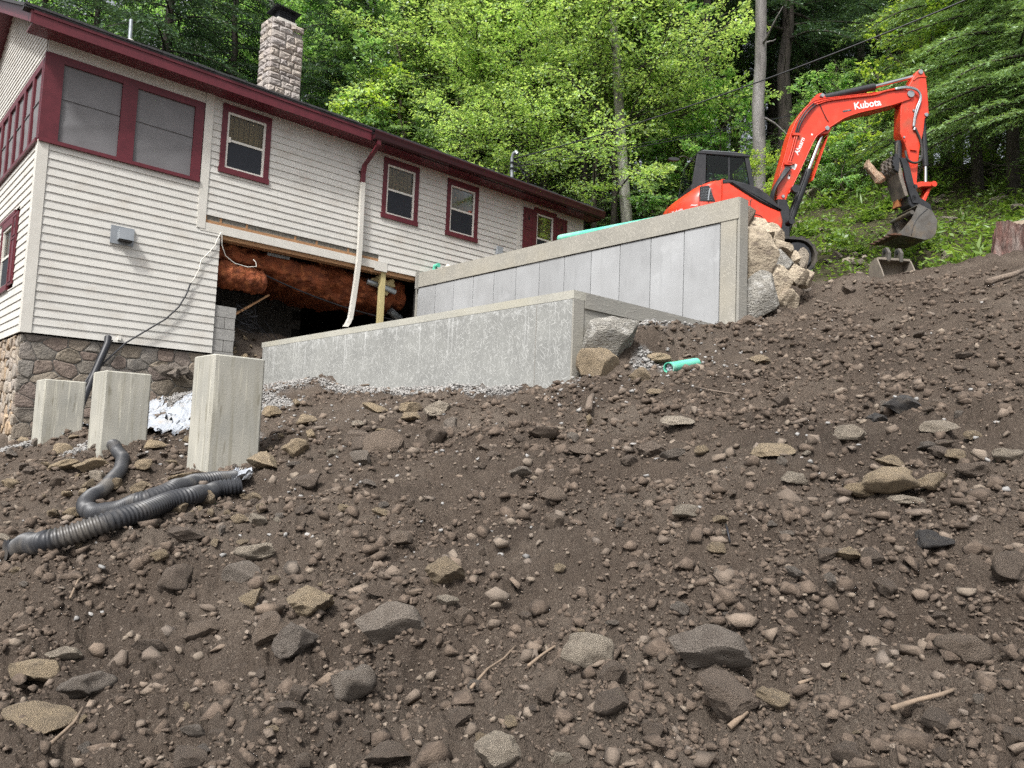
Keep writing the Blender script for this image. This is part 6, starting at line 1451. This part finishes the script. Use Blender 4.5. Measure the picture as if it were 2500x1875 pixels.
# undergrowth
def weed(seed, n, L, W, h, kind='weed'):
    g = np.random.default_rng(seed); P = []; D = []; 
    ns = 10 if kind == 'weed' else 9
    for s in range(ns):
        an = g.uniform(0, 6.3); ln = h*g.uniform(.6, 1.2); d = np.array([math.cos(an)*(.5 if kind == 'weed' else .85), math.sin(an)*(.5 if kind == 'weed' else .85), 1.]); d /= np.linalg.norm(d)
        k = n//ns; t = (np.arange(k)+.5)/k
        q = d*(t*ln)[:, None]+np.array([math.cos(an), math.sin(an), 0])*(t**2*ln*.45)[:, None]-np.array([0, 0, .35])*(t**2.5*ln*(1 if kind == 'fern' else .3))[:, None]
        sd_ = np.array([-math.sin(an), math.cos(an), 0]); sg = np.where(np.arange(k) % 2, 1., -1.)[:, None]
        P.append(q); D.append(sd_*sg*(1.0)+d*.4+(g.normal(0, .5, (k, 3)) if kind == 'weed' else 0))
    P = np.concatenate(P); D = np.concatenate(D); l = L*np.ones(len(P))
    return leaves(P, D, l, W*np.ones(len(P)), None, seed, .25)
WM = []
for i, (n_, L, W_, h, k) in enumerate(((70,.13,.075,.5,'weed'),(80,.17,.045,.6,'fern'),(60,.16,.10,.45,'weed'),(90,.10,.06,.7,'weed'),(50,.30,.05,.55,'weed'))):
    me = np_mesh('foliage', *weed(50+i, n_, L, W_, h, k)); me.materials.append(lf_weed); WM.append(me)
NAME = ['weed_plant', 'fern_plant', 'weed_plant', 'weed_plant', 'grass_tuft']
LAB = ['leafy weed on the rocky bank', 'green fern on the rocky bank', 'broad leaved weed on the rocky bank', 'tall stemmed weed on the rocky bank', 'long bladed grass tuft on the rocky bank']
g = np.random.default_rng(21); cnt = 0
while cnt < 260:
    px, py = g.uniform(1480, 2520), g.uniform(395, 640); r = ray(px, py); ts = np.arange(13.5, 34, .15); P = CAM+ts[:, None]*r; s_ = P[:, 2]-zbase(P[:, 0], P[:, 1]); k = int(np.argmax(s_ < 0))
    if k == 0: cnt += 1; continue
    p = P[k]
    if litter_mask(p[0:1], p[1:2])[0] < .5 or (p[1] > -1 and p[0] < 12.8): cnt += .2; continue
    i = int(g.integers(0, 5)); o = bpy.data.objects.new(NAME[i], WM[i]); COL.objects.link(o); o.location = (p[0], p[1], g1(p[0], p[1])-.03); sc = g.uniform(.5, 1.25)*(1 if py > 470 else .8); o.scale = (sc, sc, sc); o.rotation_euler = (0, 0, g.uniform(0, 6.3))
    tag(o, f"{LAB[i]}, {'high' if py < 480 else ('midway' if py < 560 else 'low')}, {mark(px)}", 'plant', 'plants covering the rocky bank'); cnt += 1
for px, py, t, i, sc, lb in ((2420,600,14.6,4,1.5,'bright long leaved clump left of the stump'),(2330,640,14.6,1,1.0,'fern at the dirt edge left of the stump'),(2440,560,15,0,1.4,'tall leafy weeds behind the stump'),(2370,615,14.8,2,1.2,'broad leaved clump at the dirt edge before the stump'),(2290,640,15,0,1.0,'leafy weeds beside the empty bucket'),(2170,455,21,2,1.3,'pale leaved shrub behind the machine thumb')):
    p = at(px, py, t); o = bpy.data.objects.new(NAME[i], WM[i]); COL.objects.link(o); o.location = (p[0], p[1], g1(p[0], p[1])-.03); o.scale = (sc,)*3; tag(o, lb, 'plant')
n_ = 60000; x = g.uniform(11.5, 30, n_); y = g.uniform(-14, 9, n_); v = (x-11.5)*.85+(y+5)*.35
k = (litter_mask(x, y) > .5) & ~((y > -.5) & (x < 12.9)) & (g.random(n_) < .25+1.3*np.clip(fbm(x*.9, y*.9, 3)+.35, 0, 1)) & (v < 9.5) & (g.random(n_) < np.where(v > 6, .45, 1)); x, y = x[k], y[k]; v = v[k]
h = np.abs(g.normal(0, .16, len(x)))*np.where(v > 6, .6, 1)
P = np.stack([x, y, zbase(x, y)+h], 1); D = g.normal(0, 1, (len(x), 3))*np.array([1, 1, .3])
V, F = leaves(P, D, .12*np.ones(len(x)), .065*np.ones(len(x)), None, 9, .2)
o = link('ground_cover', np_mesh('ground_cover', V, F), lf_weed); tag(o, 'low green growth spread over the bank', kind='stuff')
